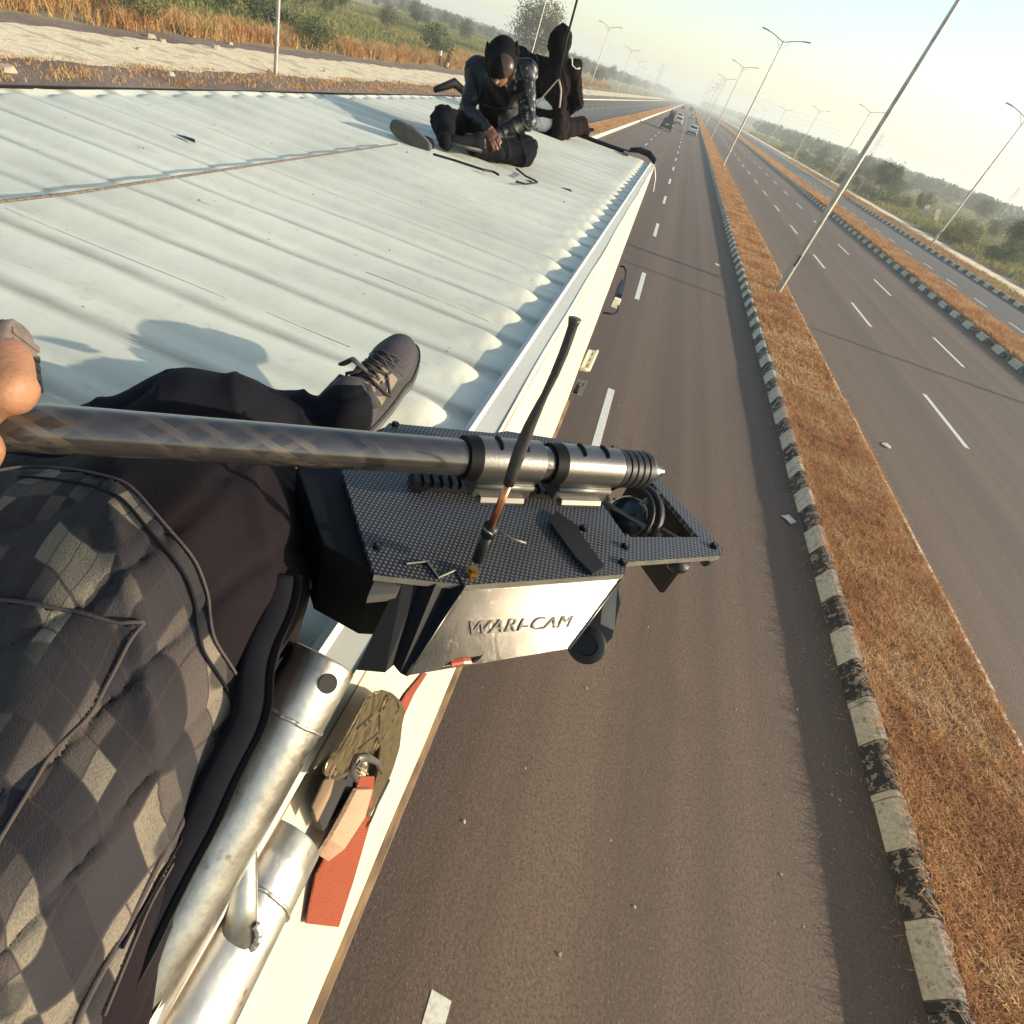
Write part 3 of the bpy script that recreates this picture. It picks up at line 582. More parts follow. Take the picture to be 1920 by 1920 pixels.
MB().box((33.4, 137, 2.66), (2.1, .12, .12)).build('cross_bar', m_conc, o)
for i, (x, y, w) in enumerate([(-95, 520, 14), (120, 560, 22), (-70, 300, 7)]):
    o = thing('farm_building', (x, y, 0), ['pale low building among the far trees on the left', 'pale low building among the far trees on the right', 'small pale hut on the left bank'][i], 'building')
    MB().box((x, y, 2), (w, 7, 4)).build('wall', m_conc, o); MB().box((x, y, 4.15), (w + .6, 7.6, .3)).build('roof', m_conc, o)
    for k in range(3): MB().box((x - w / 3 + k * w / 3, y - 3.53, 2.1), (1.1, .08, 1.2)).build('window', m_glass, o)

m_hazev = bpy.data.materials.new('haze_air'); m_hazev.use_nodes = True; n = m_hazev.node_tree; n.nodes.remove(n.nodes['Principled BSDF'])
pv = n.nodes.new('ShaderNodeVolumePrincipled'); pv.inputs['Color'].default_value = (.94, .98, .95, 1); pv.inputs['Density'].default_value = .0008; pv.inputs['Anisotropy'].default_value = .2
n.links.new(pv.outputs[0], n.nodes['Material Output'].inputs['Volume'])

def ordn(n): return str(n) + ('th' if 10 <= n % 100 <= 20 else {1: 'st', 2: 'nd', 3: 'rd'}.get(n % 10, 'th'))
bpy.context.view_layer.update()
for gname, short in (('bushes on the left bank', 'on the grassy left bank, {} from the near end'), ('hazy trees along the left road edge', 'in the hazy row left of the road, {} from the near end'),
                     ('shrubs lining the right footpath', 'lining the right footpath, {} from the right edge'), ('scrub trees right of the road', 'in the scrubland on the right, {} from the near end')):
    kinds = {}
    for q in [q for q in C.objects if q.get('group') == gname]: kinds.setdefault(q['label'].split(' in ')[0].split(' on ')[0].split(' lining ')[0], []).append(q)
    for kname, qs in kinds.items():
        for i, q in enumerate(sorted(qs, key=lambda q: q.location.y)): q['label'] = kname + ' ' + short.format(ordn(i + 1))

# road grit gathered along the kerbs and grass spilling over
def grit(name, x0, x1, y0, y1, n, s, mat):
    x = x1 - (x1 - x0) * rng.uniform(0, 1, n) ** 2.2; y = rng.uniform(y0, y1, n); z = np.full(n, .006); k = s * rng.uniform(.3, 1.3, (n, 1, 1))
    V = np.stack([x, y, z], 1)[:, None, :] + rng.uniform(-1, 1, (n, 4, 3)) * np.array([1, 1, .45]) * k; V[:, :, 2] = np.maximum(V[:, :, 2], .005)
    f = (np.arange(n)[:, None] * 4 + np.array([[0, 1, 2], [0, 1, 3], [0, 2, 3], [1, 2, 3]]).reshape(1, 12)).reshape(-1, 3); return struct(raw(name, V.reshape(-1, 3), f, mat), 'stuff')
grit('road_grit', 3.1, 4.72, 1, 45, 3200, .011, m_stone);
grit('road_grit', 16.2, 17.5, 15, 90, 2500, .02, m_stone)
blades('kerb_straws', 4.45, 4.70, 2, 40, 900, .03, .006, .008, m_drygrass, 4)
blades('dry_grass', 4.85, 4.95, 1, 16, 5000, .11, .008, .22, m_drygrass, 2.2)

m_engr = M('engraved_mark', (.07, .06, .05), .6, .4)
# ============================================================ THE TRUCK
RZ = 4.35; XL, XR, YB, YF = -2.55, -.107, -3.2, 8.15
truck = thing('box_truck', (-1.3, 2.5, 0), 'white ribbed roof and cream side of the box truck everybody sits on', 'truck')
xs = np.unique(np.concatenate([np.linspace(XL, XL + .12, 8), np.linspace(XL + .12, -.36, 34), np.linspace(-.36, -.172, 26)])); ys = np.arange(YB, YF + .001, RIB / 18)
GX, GY = np.meshgrid(xs, ys, indexing='ij'); fr = (GY / RIB + .15) % 1.0 - .5; u = np.abs(fr) / (.31 - .085 * np.exp(-((GX + .25) / .07) ** 2))
ex = np.clip((GX + .285) / .072, 0, None); el = np.clip((XL + .10 - GX) / .05, 0, None); q2 = u ** 2 + ex ** 2 + el ** 2
prof = np.clip(1 - q2, 0, 1) ** .8 * np.clip((1 - q2) * 5, 0, 1) ** .5
dent = .0016 * np.sin(GX * 5.1 + GY * 2.3) + .0012 * np.sin(GX * 9 - GY * 7) + .0018 * np.sin(GY * 1.9 + 1)
endk = 1 + .25 * np.exp(-((GX + .29) / .06) ** 2); GZ = RZ - .020 + .020 * prof * endk + dent
GZ += .012 * np.clip(1 - (GX - XL) / .05, 0, 1)
# raised sheet lips of the overlapping roof panels
for yy in (1.02, 2.27, 4.02, 6.02): GZ += .0035 * np.exp(-np.clip(GY - yy, 0, None) / .03) * (GY > yy)
nx, ny = GX.shape; idx = np.arange(nx * ny).reshape(nx, ny); gf = np.stack([idx[:-1, :-1], idx[1:, :-1], idx[1:, 1:], idx[:-1, 1:]], -1).reshape(-1, 4)
o = raw('roof', np.stack([GX, GY, GZ], -1).reshape(-1, 3) - ORI[truck.name], gf, m_roof, truck, smooth=True)
SGX, SGY, SGZ = xs.copy(), ys.copy(), GZ.copy()
def roof_z(x, y): i = int(np.clip(np.searchsorted(SGX, x), 0, len(SGX) - 1)); j = int(np.clip(round((y - YB) / (RIB / 18)), 0, len(SGY) - 1)); return SGZ[i, j]
for (ax_, ay_), (bx_, by_) in (((0, 385), (430, 550)), ((500, 577), (656, 644)), ((687, 503), (919, 597)), ((330, 730), (470, 790)), ((905, 430), (1040, 480))):
    p0, p1 = onz(ax_, ay_, RZ - .01), onz(bx_, by_, RZ - .01); yq = (p0[1] + p1[1]) / 2
    MB().tube([(x_, yq + .004 * math.sin(x_ * 5), roof_z(x_, yq) + .0002) for x_ in np.linspace(p0[0], p1[0], 30)], .0008, 5).build('lap_seam', m_rust, truck)
def side_x(y): return .062 + 0 * y
ZB = 1.15
def side_pt(y, z, off=0): k = (RZ - z) / (RZ - ZB); return np.array([XR + (side_x(y) - XR) * k + off, y, z])
yy = np.linspace(YB, YF, 90); zz = np.linspace(ZB, RZ, 14)
V = np.array([side_pt(y, z) + [.0022 * math.sin(y * 2.7 + z * 1.3) + .0016 * math.sin(y * 6.1 - z * 4), 0, 0] for y in yy for z in zz]); idx = np.arange(len(V)).reshape(90, 14)
o = raw('side_panel', V - ORI[truck.name], np.stack([idx[:-1, :-1], idx[1:, :-1], idx[1:, 1:], idx[:-1, 1:]], -1).reshape(-1, 4), m_side, truck, smooth=True)
b = MB(); prof_ = [(-.178, -.019), (-.172, .006), (-.160, .010), (-.152, .002), (-.112, -.002), (-.104, -.006), (-.102, -.035)]
b.add([(x, y, RZ + z) for y in (YB, YF + .01) for x, z in prof_], [(i, i + 1, 8 + i, 7 + i) for i in range(6)]); b.build('edge_rail', m_rail, truck, recalc=False)
b = MB(); V = []                                         # rusty seam below the rail and lower rail
for y in np.linspace(YB, YF, 60):
    j = .003 * math.sin(y * 17); V += [side_pt(y, RZ - .034 + j, .002), side_pt(y, RZ - .052 - j, .002)]
b.add(V, [(2 * i, 2 * i + 1, 2 * i + 3, 2 * i + 2) for i in range(59)]); b.build('rust_seam', m_rust, truck, recalc=False)
b = MB(); ring = []
for y in np.linspace(YB, YF, 40): ring.append([side_pt(y, ZB + .05, .0), side_pt(y, ZB + .05, .045), side_pt(y, ZB - .06, .045), side_pt(y, ZB - .06, 0)])
b.add(np.array(ring).reshape(-1, 3), [(4 * i + k, 4 * i + (k + 1) % 4, 4 * i + 4 + (k + 1) % 4, 4 * i + 4 + k) for i in range(39) for k in range(4)] + [(0, 1, 2, 3), (156, 157, 158, 159)]); b.build('bottom_rail', m_rust, truck)
MB().box((XL + .0, (YB + YF) / 2, (ZB + RZ) / 2 - .01), (.03, YF - YB, RZ - ZB - .02)).build('left_panel', m_side, truck)
MB().box(((XL + XR) / 2, YF + .02, (ZB + RZ) / 2 - .012), (XR - XL - .02, .03, RZ - ZB - .03)).build('front_panel', m_side, truck)
MB().box(((XL + XR) / 2, YB - .02, (ZB + RZ) / 2 - .012), (XR - XL - .02, .03, RZ - ZB - .03)).build('rear_door', m_side, truck)
MB().box((XL - .008, (YB + YF) / 2, RZ - .022), (.014, YF - YB, .04)).build('edge_trim', m_blackm, truck)
MB().box((-1.3, 2.4, 1.0), (.9, 10.8, .22)).build('chassis', m_blackm, truck)
MB().box((-1.3, 2.4, ZB - .02), (2.4, 11, .06)).build('floor', m_blackm, truck)
for y in (-1.6, -.5, 6.9):
    for x in (-.32, -2.28):
        w = MB().lathe((x - .14, y, .5), (x + .14, y, .5), [(0, .36), (.03, .48), (.25, .48), (.28, .36)], 28).build('wheel', m_tyre, truck, autos=.7)
        MB().lathe((x - .15, y, .5), (x + .15, y, .5), [(0, .2), (.02, .24), (.28, .24), (.3, .2)], 20).build('rim', m_grey, w)
# door mirror on its tube arm, slotted step plate and bracket sticking out below the side
def on_out(px, py, z): return onz(px, py, z)
zm = 2.75
mp_ = [on_out(px, py, zm) for px, py in [(1163, 499), (1170, 500), (1174, 510), (1170, 530), (1167, 548), (1160, 572), (1157, 585), (1149, 589), (1131, 586)]]
mo = thing('side_mirror', (mp_[0][0], mp_[0][1], zm), 'black door mirror on a bent tube arm sticking out of the cream truck side', 'mirror'); truck_m = mo
ORI_keep = ORI[mo.name]
MB().tube(mp_, .013, 8).build('arm', m_blackm, mo, smooth=True)
b = MB(); a0 = on_out(1168, 530, zm + .02); a1 = on_out(1156, 566, zm + .02); ax = unit(a1 - a0); wv_ = unit(np.cross(ax, [0, 0, 1])); L = np.linalg.norm(a1 - a0)
Mx = np.stack([wv_, ax, np.array([0, 0, 1.])], 1); b.box((a0 + a1) / 2, (.11, L, .15), Mx, .75); b.build('housing', m_black, mo, bevel=.02)
MB().box(a1 + ax * .045, (.09, .07, .12), Mx).build('mirror_glass', m_white, mo, bevel=.01)
zs = 2.2; q = [on_out(px, py, zs) for px, py in [(1104, 655), (1120, 658), (1104, 694), (1088, 690)]]
st_ = thing('step_plate', q[0], 'white slotted metal plate sticking out beside the truck below the antenna', 'plate')
holes = []
for k in (.12, .42, .72):
    A = lambda u, v: q[0] * (1 - u) * (1 - v) + q[1] * u * (1 - v) + q[3] * (1 - u) * v + q[2] * u * v
    holes.append([A(.52, k), A(.7, k), A(.7, k + .17), A(.52, k + .17)])
MB().prism(q, (0, 0, -.03), holes).build('plate', m_side, st_); MB().tube([q[1], q[2], q[3]], .02, 8).build('rim', m_side, st_, smooth=True)
zs = 2.0; q = [on_out(px, py, zs) for px, py in [(1084, 711), (1103, 714), (1090, 743), (1070, 738)]]
st_ = thing('mount_bracket', q[0], 'dark grey slotted bracket sticking out beside the truck below the white plate', 'bracket')
A = lambda u, v: q[0] * (1 - u) * (1 - v) + q[1] * u * (1 - v) + q[3] * (1 - u) * v + q[2] * u * v
MB().prism(q, (0, 0, -.02), [[A(.12, .2), A(.35, .2), A(.35, .42), A(.12, .42)], [A(.55, .2), A(.8, .2), A(.8, .42), A(.55, .42)]]).build('plate', m_grey, st_)
MB().box(A(.3, .7), (.05, .22, .05), Mx).build('lug', m_blackm, st_)
# black hose / foam along the front edge
def roofp(px, py, dz=0.0): return onz(px, py, RZ + dz)
b = MB(); pts = [(XL + .35, YF - .05, RZ + .03), (-1.9, YF - .02, RZ + .02), (-1.2, YF + .01, RZ + .02), (-.7, YF + .0, RZ + .015), (-.42, YF - .02, RZ + .02)]
tag(b.tube(pts, .022, 8).build('hose', m_black, smooth=True), 'thin black hose lying along the front edge of the roof', 'hose')
pts = [(-.44, YF - .03, RZ + .05), (-.34, YF + .03, RZ + .075), (-.22, YF + .03, RZ + .07), (-.13, YF + .0, RZ + .03), (-.10, YF - .03, RZ - .06)]
tag(MB().tube(pts, [.022, .032, .034, .030, .022], 12).build('foam_pad', m_black, smooth=True), 'thick black padded tube wrapped over the front right roof corner', 'pad')
tag(MB().box((-.46, YF - .12, RZ + .012), (.07, .18, .03)).build('latch', m_grey, bevel=.004), 'small blue grey metal latch at the front right of the roof', 'latch')
P = roofp(815, 172); tag(MB().tube([P + [0, 0, .02], P + [.12, .25, .12], P + [.3, .3, .05], P + [.62, .2, .02]], [.03, .05, .035, .03], 10).build('rubber_strip', m_black, smooth=True), 'bent black rubber strip at the front left roof corner behind the cat eared person', 'rubber strip')
tag(MB().tube([(-.10, YF - .1, RZ - .02), (-.04, YF - .08, RZ - .12), (0, YF - .12, RZ - .25)], .006, 5).build('loose_wire', m_grey), 'thin pale wire end dangling from the front right roof corner', 'wire')
# rope stretched over the ribs and loose cords
def rope(pxs, r, mat, name, label, cat, lift=.004, cant=0):
    P = np.array([roofp(a, c_, lift) for a, c_ in pxs]); n = 40; s = np.linspace(0, len(P) - 1, n); i = np.clip(s.astype(int), 0, len(P) - 2); w = (s - i)[:, None]; Q = P[i] * (1 - w) + P[i + 1] * w
    return tag(MB().tube(Q, r, 7).build(name, mat, smooth=True), label, cat)
m_rope = M('old_rope', (.15, .115, .085), .9, scale=90, col2=(.06, .045, .035), bump=.5, bscale=200)
rope([(-160, 398), (0, 378), (140, 362), (330, 332), (560, 297), (745, 270)], .0042, m_rope, 'rope', 'long thin brown rope stretched diagonally across the white roof', 'rope', .028)
rope([(812, 289), (850, 300), (905, 318), (925, 322), (935, 328)], .007, m_black, 'cord', 'short black cord on the roof right of the upturned shoe', 'cord', .01)
rope([(968, 316), (985, 330), (1002, 338), (1008, 342), (985, 345), (967, 340)], .006, m_black, 'cord', 'hooked black cord end on the roof below the folded knee', 'cord', .01)
for px, py, l in [(330, 253, .10), (1052, 352, .08), (985, 338, .05)]:
    P = roofp(px, py, .006); tag(MB().prism([P + [0, 0, 0], P + [l, -.01, 0], P + [l * .8, .012, .006], P + [l * .3, .015, .003]], (0, 0, .002)).build('tape_scrap', m_black), {330: 'small dark tape scrap on the left half of the roof', 1052: 'dark scrap on the roof to the right of the seated people', 985: 'tiny black scrap under the hooked cord'}[px], 'scrap')
# ============================================================ continuous bodies from a distance field
def body(name, prims, h, mats, parent=None, disp=None, k0=.03):
    """prims: (kind, a, b, ra, rb, mat, k) round cones, or ('e', centre, 3x3 axes, radii, 0, mat, k)"""
    los = []; his = []
    for p in prims:
        if p[0] == 'c': r = max(p[3], p[4]); los.append(np.minimum(p[1], p[2]) - r); his.append(np.maximum(p[1], p[2]) + r)
        else: r = max(p[3]); los.append(np.asarray(p[1]) - r); his.append(np.asarray(p[1]) + r)
    lo = np.min(los, 0) - 3 * h - .02; hi = np.max(his, 0) + 3 * h + .02; N = np.ceil((hi - lo) / h).astype(int) + 1
    Fd = np.full(N, 1.0, np.float32)
    def ev(p, P):
        if p[0] == 'c':
            a, b_ = np.asarray(p[1], float), np.asarray(p[2], float); ab = b_ - a; t_ = np.clip(((P - a) @ ab) / (ab @ ab + 1e-12), 0, 1)
            return np.linalg.norm(P - a - t_[..., None] * ab, axis=-1) - (p[3] + (p[4] - p[3]) * t_)
        q = (P - np.asarray(p[1])) @ np.asarray(p[2]) ; r = np.asarray(p[3], float); k_ = np.linalg.norm(q / r, axis=-1); k2 = np.linalg.norm(q / r ** 2, axis=-1) + 1e-9
        return k_ * (k_ - 1) / k2
    for p, l, hh in zip(prims, los, his):
        k = p[6] if p[6] else k0; i0 = np.clip(((l - k * 2 - 2 * h - lo) / h).astype(int), 0, N - 1); i1 = np.clip(((hh + k * 2 + 2 * h - lo) / h).astype(int) + 2, 1, N)
        ax = [lo[d] + h * np.arange(i0[d], i1[d]) for d in range(3)]; P = np.stack(np.meshgrid(*ax, indexing='ij'), -1); d = ev(p, P).astype(np.float32)
        sl_ = tuple(slice(i0[q], i1[q]) for q in range(3)); o_ = Fd[sl_]; hh2 = np.clip(.5 + .5 * (o_ - d) / k, 0, 1); Fd[sl_] = o_ * (1 - hh2) + d * hh2 - k * hh2 * (1 - hh2)
    sg = Fd < 0; nx, ny, nz = N; cs = [(0, 0, 0), (1, 0, 0), (0, 1, 0), (1, 1, 0), (0, 0, 1), (1, 0, 1), (0, 1, 1), (1, 1, 1)]
    cnt = sum(sg[a:nx - 1 + a, b_:ny - 1 + b_, c_:nz - 1 + c_].astype(np.int8) for a, b_, c_ in cs); act = (cnt > 0) & (cnt < 8); I = np.argwhere(act); vid = np.full(act.shape, -1, np.int64); vid[act] = np.arange(len(I))
    acc = np.zeros((len(I), 3)); num = np.zeros(len(I))
    E_ = [(a, b_) for a in range(8) for b_ in range(a + 1, 8) if bin(a ^ b_).count('1') == 1]
    cv = [Fd[I[:, 0] + c_[0], I[:, 1] + c_[1], I[:, 2] + c_[2]] for c_ in cs]
    for a, b_ in E_:
        m_ = (cv[a] < 0) != (cv[b_] < 0); t_ = np.where(m_, cv[a] / (cv[a] - cv[b_] + 1e-12), 0)[:, None]; p_ = np.array(cs[a]) * (1 - t_) + np.array(cs[b_]) * t_; acc += p_ * m_[:, None]; num += m_
    V = lo + h * (I + acc / num[:, None]); Q = []
    for ax_ in range(3):
        s0 = [slice(0, n_) for n_ in N]; s1 = list(s0); s0[ax_] = slice(0, N[ax_] - 1); s1[ax_] = slice(1, N[ax_]); A_ = sg[tuple(s0)]; B_ = sg[tuple(s1)]; E2 = np.argwhere(A_ != B_); u_, v_ = (ax_ + 1) % 3, (ax_ + 2) % 3
        E2 = E2[(E2[:, u_] > 0) & (E2[:, v_] > 0) & (E2[:, u_] < N[u_] - 1) & (E2[:, v_] < N[v_] - 1)]; fl = A_[tuple(E2.T)]
        c4 = []
        for du, dv in ((0, 0), (-1, 0), (-1, -1), (0, -1)):
            w_ = E2.copy(); w_[:, u_] += du; w_[:, v_] += dv; c4.append(vid[tuple(w_.T)])
        q_ = np.stack(c4, 1); q_[~fl] = q_[~fl][:, ::-1]; Q.append(q_)
    Q = np.vstack(Q); Q = Q[(Q >= 0).all(1)]
    cen = V[Q].mean(1); best = np.full(len(cen), 9.0); mi = np.zeros(len(cen), np.int32)
    for p in prims: d = ev(p, cen) - (.004 if p[5] else 0); m_ = d < best; best[m_] = d[m_]; mi[m_] = p[5]
    # light smoothing
    for _ in range(2):
        S2 = np.zeros_like(V); c2 = np.zeros(len(V))
        for a in range(4): np.add.at(S2, Q[:, a], V[Q[:, (a + 1) % 4]]); np.add.at(c2, Q[:, a], 1); np.add.at(S2, Q[:, (a + 1) % 4], V[Q[:, a]]); np.add.at(c2, Q[:, (a + 1) % 4], 1)
        V = V * .5 + .5 * S2 / np.maximum(c2, 1)[:, None]
    if disp is not None:
        nrm = np.zeros_like(V); fn = np.cross(V[Q[:, 2]] - V[Q[:, 0]], V[Q[:, 3]] - V[Q[:, 1]])
        for a in range(4): np.add.at(nrm, Q[:, a], fn)
        nrm /= np.linalg.norm(nrm, axis=1)[:, None] + 1e-12
        vm_ = np.zeros(len(V)); 
        for a in range(4): vm_[Q[:, a]] = mi
        V = V + nrm * (disp(V) * (np.isin(vm_, disp_mats)))[:, None]
    org = ORI.get(parent.name, np.zeros(3)) if parent else np.zeros(3)
    ob = raw(name, V - org, Q, mats[0], parent, smooth=True)
    for m_ in mats[1:]: ob.data.materials.append(m_)
    ob.data.polygons.foreach_set('material_index', mi[:len(ob.data.polygons)]) if len(ob.data.polygons) == len(mi) else None
    ORI[ob.name] = org; ob['_'] = 1; del ob['_']; return ob, V, Q
disp_mats = [0, 1]
def wrinkle(a=.004, f=1.0):
    return lambda V: a * (np.sin(V @ np.array([31, 17, 40]) * f + 2 * np.sin(V @ np.array([9, -14, 11]) * f)) * .5 + .5 * np.sin(V @ np.array([-22, 38, 15]) * f + 1.7 * np.sin(V @ np.array([13, 8, -12]) * f)) + .35 * np.sin(V @ np.array([60, -44, 52]) * f))
def c(a, b_, ra, rb, m=0, k=0): return ('c', np.asarray(a, float), np.asarray(b_, float), ra, rb, m, k)
def e(cn, r, m=0, k=0, ax=None): return ('e', np.asarray(cn, float), np.eye(3) if ax is None else np.asarray(ax), np.asarray(r, float), 0, m, k)
def frame(fwd, up):
    f = unit(fwd); u_ = unit(np.asarray(up) - np.dot(up, f) * f); return np.stack([np.cross(f, u_), f, u_], 1)     # columns: right, forward, up
def hand(wrist, d, nrm, m, s=1.0, curl=.5, spread=.18, thumb=1, gap=0):
    """palm from wrist along d, nrm = back of the hand; thumb=+1/-1 side. returns prims"""
    Fm = frame(d, nrm); rt, fw, up = Fm[:, 0], Fm[:, 1], Fm[:, 2]; w = np.asarray(wrist, float); P = []
    P.append(e(w + fw * .045 * s, np.array([.040, .052, .017]) * s, m, .015 * s, Fm)); tips = []
    for i, (L, off) in enumerate([(.070, -.030), (.080, -.010), (.075, .011), (.060, .030)]):
        a = w + fw * .082 * s + rt * off * s * thumb; dirn = unit(fw + rt * (off * spread * 8) * thumb); r = (.0088 - .0006 * (i == 3)) * s; c1 = curl
        for seg, fr_ in enumerate((.45, .32, .25)):
            dirn = unit(dirn * math.cos(c1) - up * math.sin(c1)); b_ = a + dirn * L * fr_ * s * 1.05; P.append(c(a, b_, r, r * .9, m, .006 * s)); a = b_; r *= .92; c1 = curl * 1.15; up2 = up
        tips.append(a)
    a = w + fw * .02 * s - rt * .032 * s * thumb; t1 = a + unit(fw * .75 - rt * .75 * thumb - up * .3) * .045 * s; t2 = t1 + unit(fw * .95 - rt * .15 * thumb - up * (.3 + curl * .4)) * .032 * s
    P += [c(a, t1, .013 * s, .011 * s, m, .01 * s), c(t1, t2, .0105 * s, .0085 * s, m, .006 * s)]; return P
# ------------------------------------------------------------ shoe builder
def shoe(parent, heel, toe, up, mat_up, mat_sole, s=1.0, detail=False, name='shoe', h=.006, rim=None, side=1, tread=None):
    """heel, toe: points of the sole bottom; up: rough direction of the ankle"""
    heel = np.asarray(heel, float); toe = np.asarray(toe, float); L = np.linalg.norm(toe - heel); Fm = frame(toe - heel, up); T = lambda x, y, z: heel + Fm @ (np.array([x * side, y, z]) * (L / .30))
    prs = [e(T(.004, .215, .040), np.array([.046, .080, .032]) * L / .3, 0, .02, Fm), e(T(0, .10, .055), np.array([.036, .09, .045]) * L / .3, 0, .03, Fm), e(T(0, .045, .066), np.array([.034, .045, .055]) * L / .3, 0, .03, Fm), c(T(0, .05, .06), T(0, .045, .10), .036 * L / .3, .037 * L / .3, 0, .03), c(T(.006, .265, .040), T(.004, .23, .042), .026 * L / .3, .032 * L / .3, 0, .02)]
    up_, V, Q = body('upper' if detail else name, prs, h * 1.0, [mat_up], parent, None)
    ps = up_ if not detail else parent; sm = []
    for k in range(36):
        w = 2 * math.pi * k / 36; y = .15 - .152 * math.cos(w); wd = .046 * (abs(math.sin(w)) ** .62) * (1.0 + .16 * math.sin((y - .06) * 9)) * math.copysign(1, math.sin(w)); sm.append((wd + (.006 if y > .2 else 0), y))
    def ring(z, g_): return [T(x * g_, .15 + (y - .15) * (1 + (g_ - 1) * .35), z) for x, y in sm]
    b = MB(); R1 = ring(0, .96); R2 = ring(.004, 1.03); R3 = ring(.026, 1.05); R4 = ring(.030, .98); n = 36; b.add(R1 + R2 + R3 + R4, [(q * n + i, q * n + (i + 1) % n, (q + 1) * n + (i + 1) % n, (q + 1) * n + i) for q in range(3) for i in range(n)] + [tuple(range(n))[::-1], tuple(range(3 * n, 4 * n))])
    so_ = b.build('sole', mat_sole, ps, autos=.9)
    if tread is not None:
        b = MB()
        for k in range(13): y0 = .02 + k * .0205; x_ = .036; b.hexa([T(-x_, y0, -.003), T(x_, y0, -.003), T(x_, y0 + .012, -.003), T(-x_, y0 + .012, -.003)], [T(-x_, y0, .001), T(x_, y0, .001), T(x_, y0 + .012, .001), T(-x_, y0 + .012, .001)])
        b.build('tread', tread, so_ if not detail else so_)
    if rim is not None: b = MB(); b.add(ring(.020, 1.062) + ring(.030, 1.05), [(i, (i + 1) % n, n + (i + 1) % n, n + i) for i in range(n)]); b.build('midsole', rim, so_, recalc=False)
    return up_, T, BVHTree.FromPolygons([tuple(v) for v in V], [tuple(int(i) for i in q) for q in Q]), Fm
# ============================================================ PEOPLE ON THE ROOF
Pa = lambda px, py, y: onY(px, py, y)
m_mask = M('brown_face_mask', (.075, .038, .022), .38, scale=25, col2=(.03, .016, .010), bump=.2)
SB = [m_suit, m_navy, m_skind, m_scale, m_white, m_blackcloth, m_jacket, m_mask]
A_ = thing('person', onz(925, 285, RZ), 'seated person in glossy black suit and cat eared hood looking down at their hands', 'person')
pel, che, nek, hed = Pa(932, 258, 4.92), Pa(938, 165, 4.80), Pa(942, 132, 4.66), Pa(940, 110, 4.57)
shL, shR = Pa(893, 132, 4.78), Pa(985, 136, 4.78); elL, elR = Pa(876, 208, 4.62), Pa(989, 226, 4.62); wrL, wrR = Pa(914, 243, 4.40), Pa(908, 262, 4.42)
hipL, knL, anL = Pa(908, 262, 4.82), Pa(832, 224, 4.42), Pa(836, 264, 4.18); hipR, knR, anR = Pa(955, 268, 4.82), Pa(980, 284, 4.64), Pa(890, 277, 4.36)
pr = [c(pel, che, .145, .150, 0, .05), c(pel + [0, .02, .02], pel, .16, .16, 1, .05), c(che, nek, .145, .075, 0, .05), c(shL, shR, .068, .068, 0, .05), c(che, shL, .10, .07, 0, .05), c(che, shR, .10, .07, 0, .05),
      c(nek, hed, .07, .08, 5, .03), e(hed, (.108, .118, .122), 5, .02, frame(Pa(930, 150, 4.42) - hed, (0, 0, 1))), c(hed, Pa(937, 128, 4.44), .1, .07, 5, .02),
      e(Pa(946, 124, 4.43), (.062, .05, .06), 7, .02), e(Pa(936, 147, 4.445), (.056, .045, .036), 2, .008), c(Pa(933, 146, 4.415), Pa(930, 155, 4.395), .010, .014, 2, .006), c(Pa(924, 143, 4.418), Pa(946, 143, 4.418), .010, .010, 2, .006), e(Pa(936, 160, 4.43), (.022, .012, .010), 2, .008),
      c(shL, elL, .064, .054, 0, .03), c(elL, wrL, .054, .036, 0, .02), c(shR, elR, .066, .058, 3, .03), c(elR, wrR + (elR - wrR) * .12, .056, .036, 0, .02),
      c(hipL, knL, .095, .082, 1, .03), c(knL, anL, .082, .054, 1, .02), c(hipR, knR, .105, .098, 1, .03), c(knR, anR, .092, .058, 1, .02)]
pr += hand(wrL, Pa(934, 270, 4.30) - wrL, np.array([0, -1, .55]), 2, 1.0, .42, .16, -1) + hand(wrR, Pa(874, 254, 4.36) - wrR, np.array([0, -.6, .8]), 2, .95, .25, .12, 1)
crease = lambda V: .009 * np.clip(1 - np.abs(np.sin(V @ np.array([24, 10, 17]) + 1.7 * np.sin(V @ np.array([11, -9, 14])))), 0, 1) ** 4 - .008 * np.clip(1 - np.abs(np.sin(V @ np.array([-18, 22, 26]) + 1.8 * np.sin(V @ np.array([9, 13, -8])))), 0, 1) ** 4
disp_mats[:] = [0, 1, 3, 6]
ob, V, Q = body('body', pr, .0085, SB, A_, lambda V: wrinkle(.0045, 1.0)(V) + crease(V))
for px, py, s in ((917, 97, 1), (966, 96, -1)):
    a = Pa(px, py, 4.56); tip = Pa(px - 4 * s, py - 21, 4.57); b = MB(); d = unit(tip - a)
    b.lathe(a - d * .02, tip, [(0, .034), (.025, .03), (.05, .017), (.075, .004)], 10); b.build('hood_ear', m_blackcloth, A_, smooth=True)
b = MB(); w_ = [Pa(905, 196, 4.63), Pa(925, 203, 4.60), Pa(945, 205, 4.60), Pa(962, 203, 4.62)]; b.tube(w_, .012, 6, flat=.5); b.build('waist_belt', m_black, A_, smooth=True)
MB().box(Pa(948, 205, 4.585), (.035, .012, .02)).build('buckle', m_black, A_, bevel=.003)
for dx, l in ((0, 14), (3, 22), (-6, 12)): MB().tube([Pa(912 + dx, 138, 4.455), Pa(914 + dx, 138 + l, 4.44)], .0025, 5).build('hood_string', m_black, A_)
shoe(A_, Pa(806, 281, 4.02), Pa(733, 230, 4.00), unit(Pa(770, 256, 4.01) - EYE) * .9 + unit(anL - Pa(803, 279, 4.02)) * .5, m_navy, m_sole, h=.008, name='shoe')
shoe(A_, Pa(902, 287, 4.34), Pa(838, 272, 4.16), np.array([.1, .25, 1]), m_navy, m_black, h=.008, name='shoe')
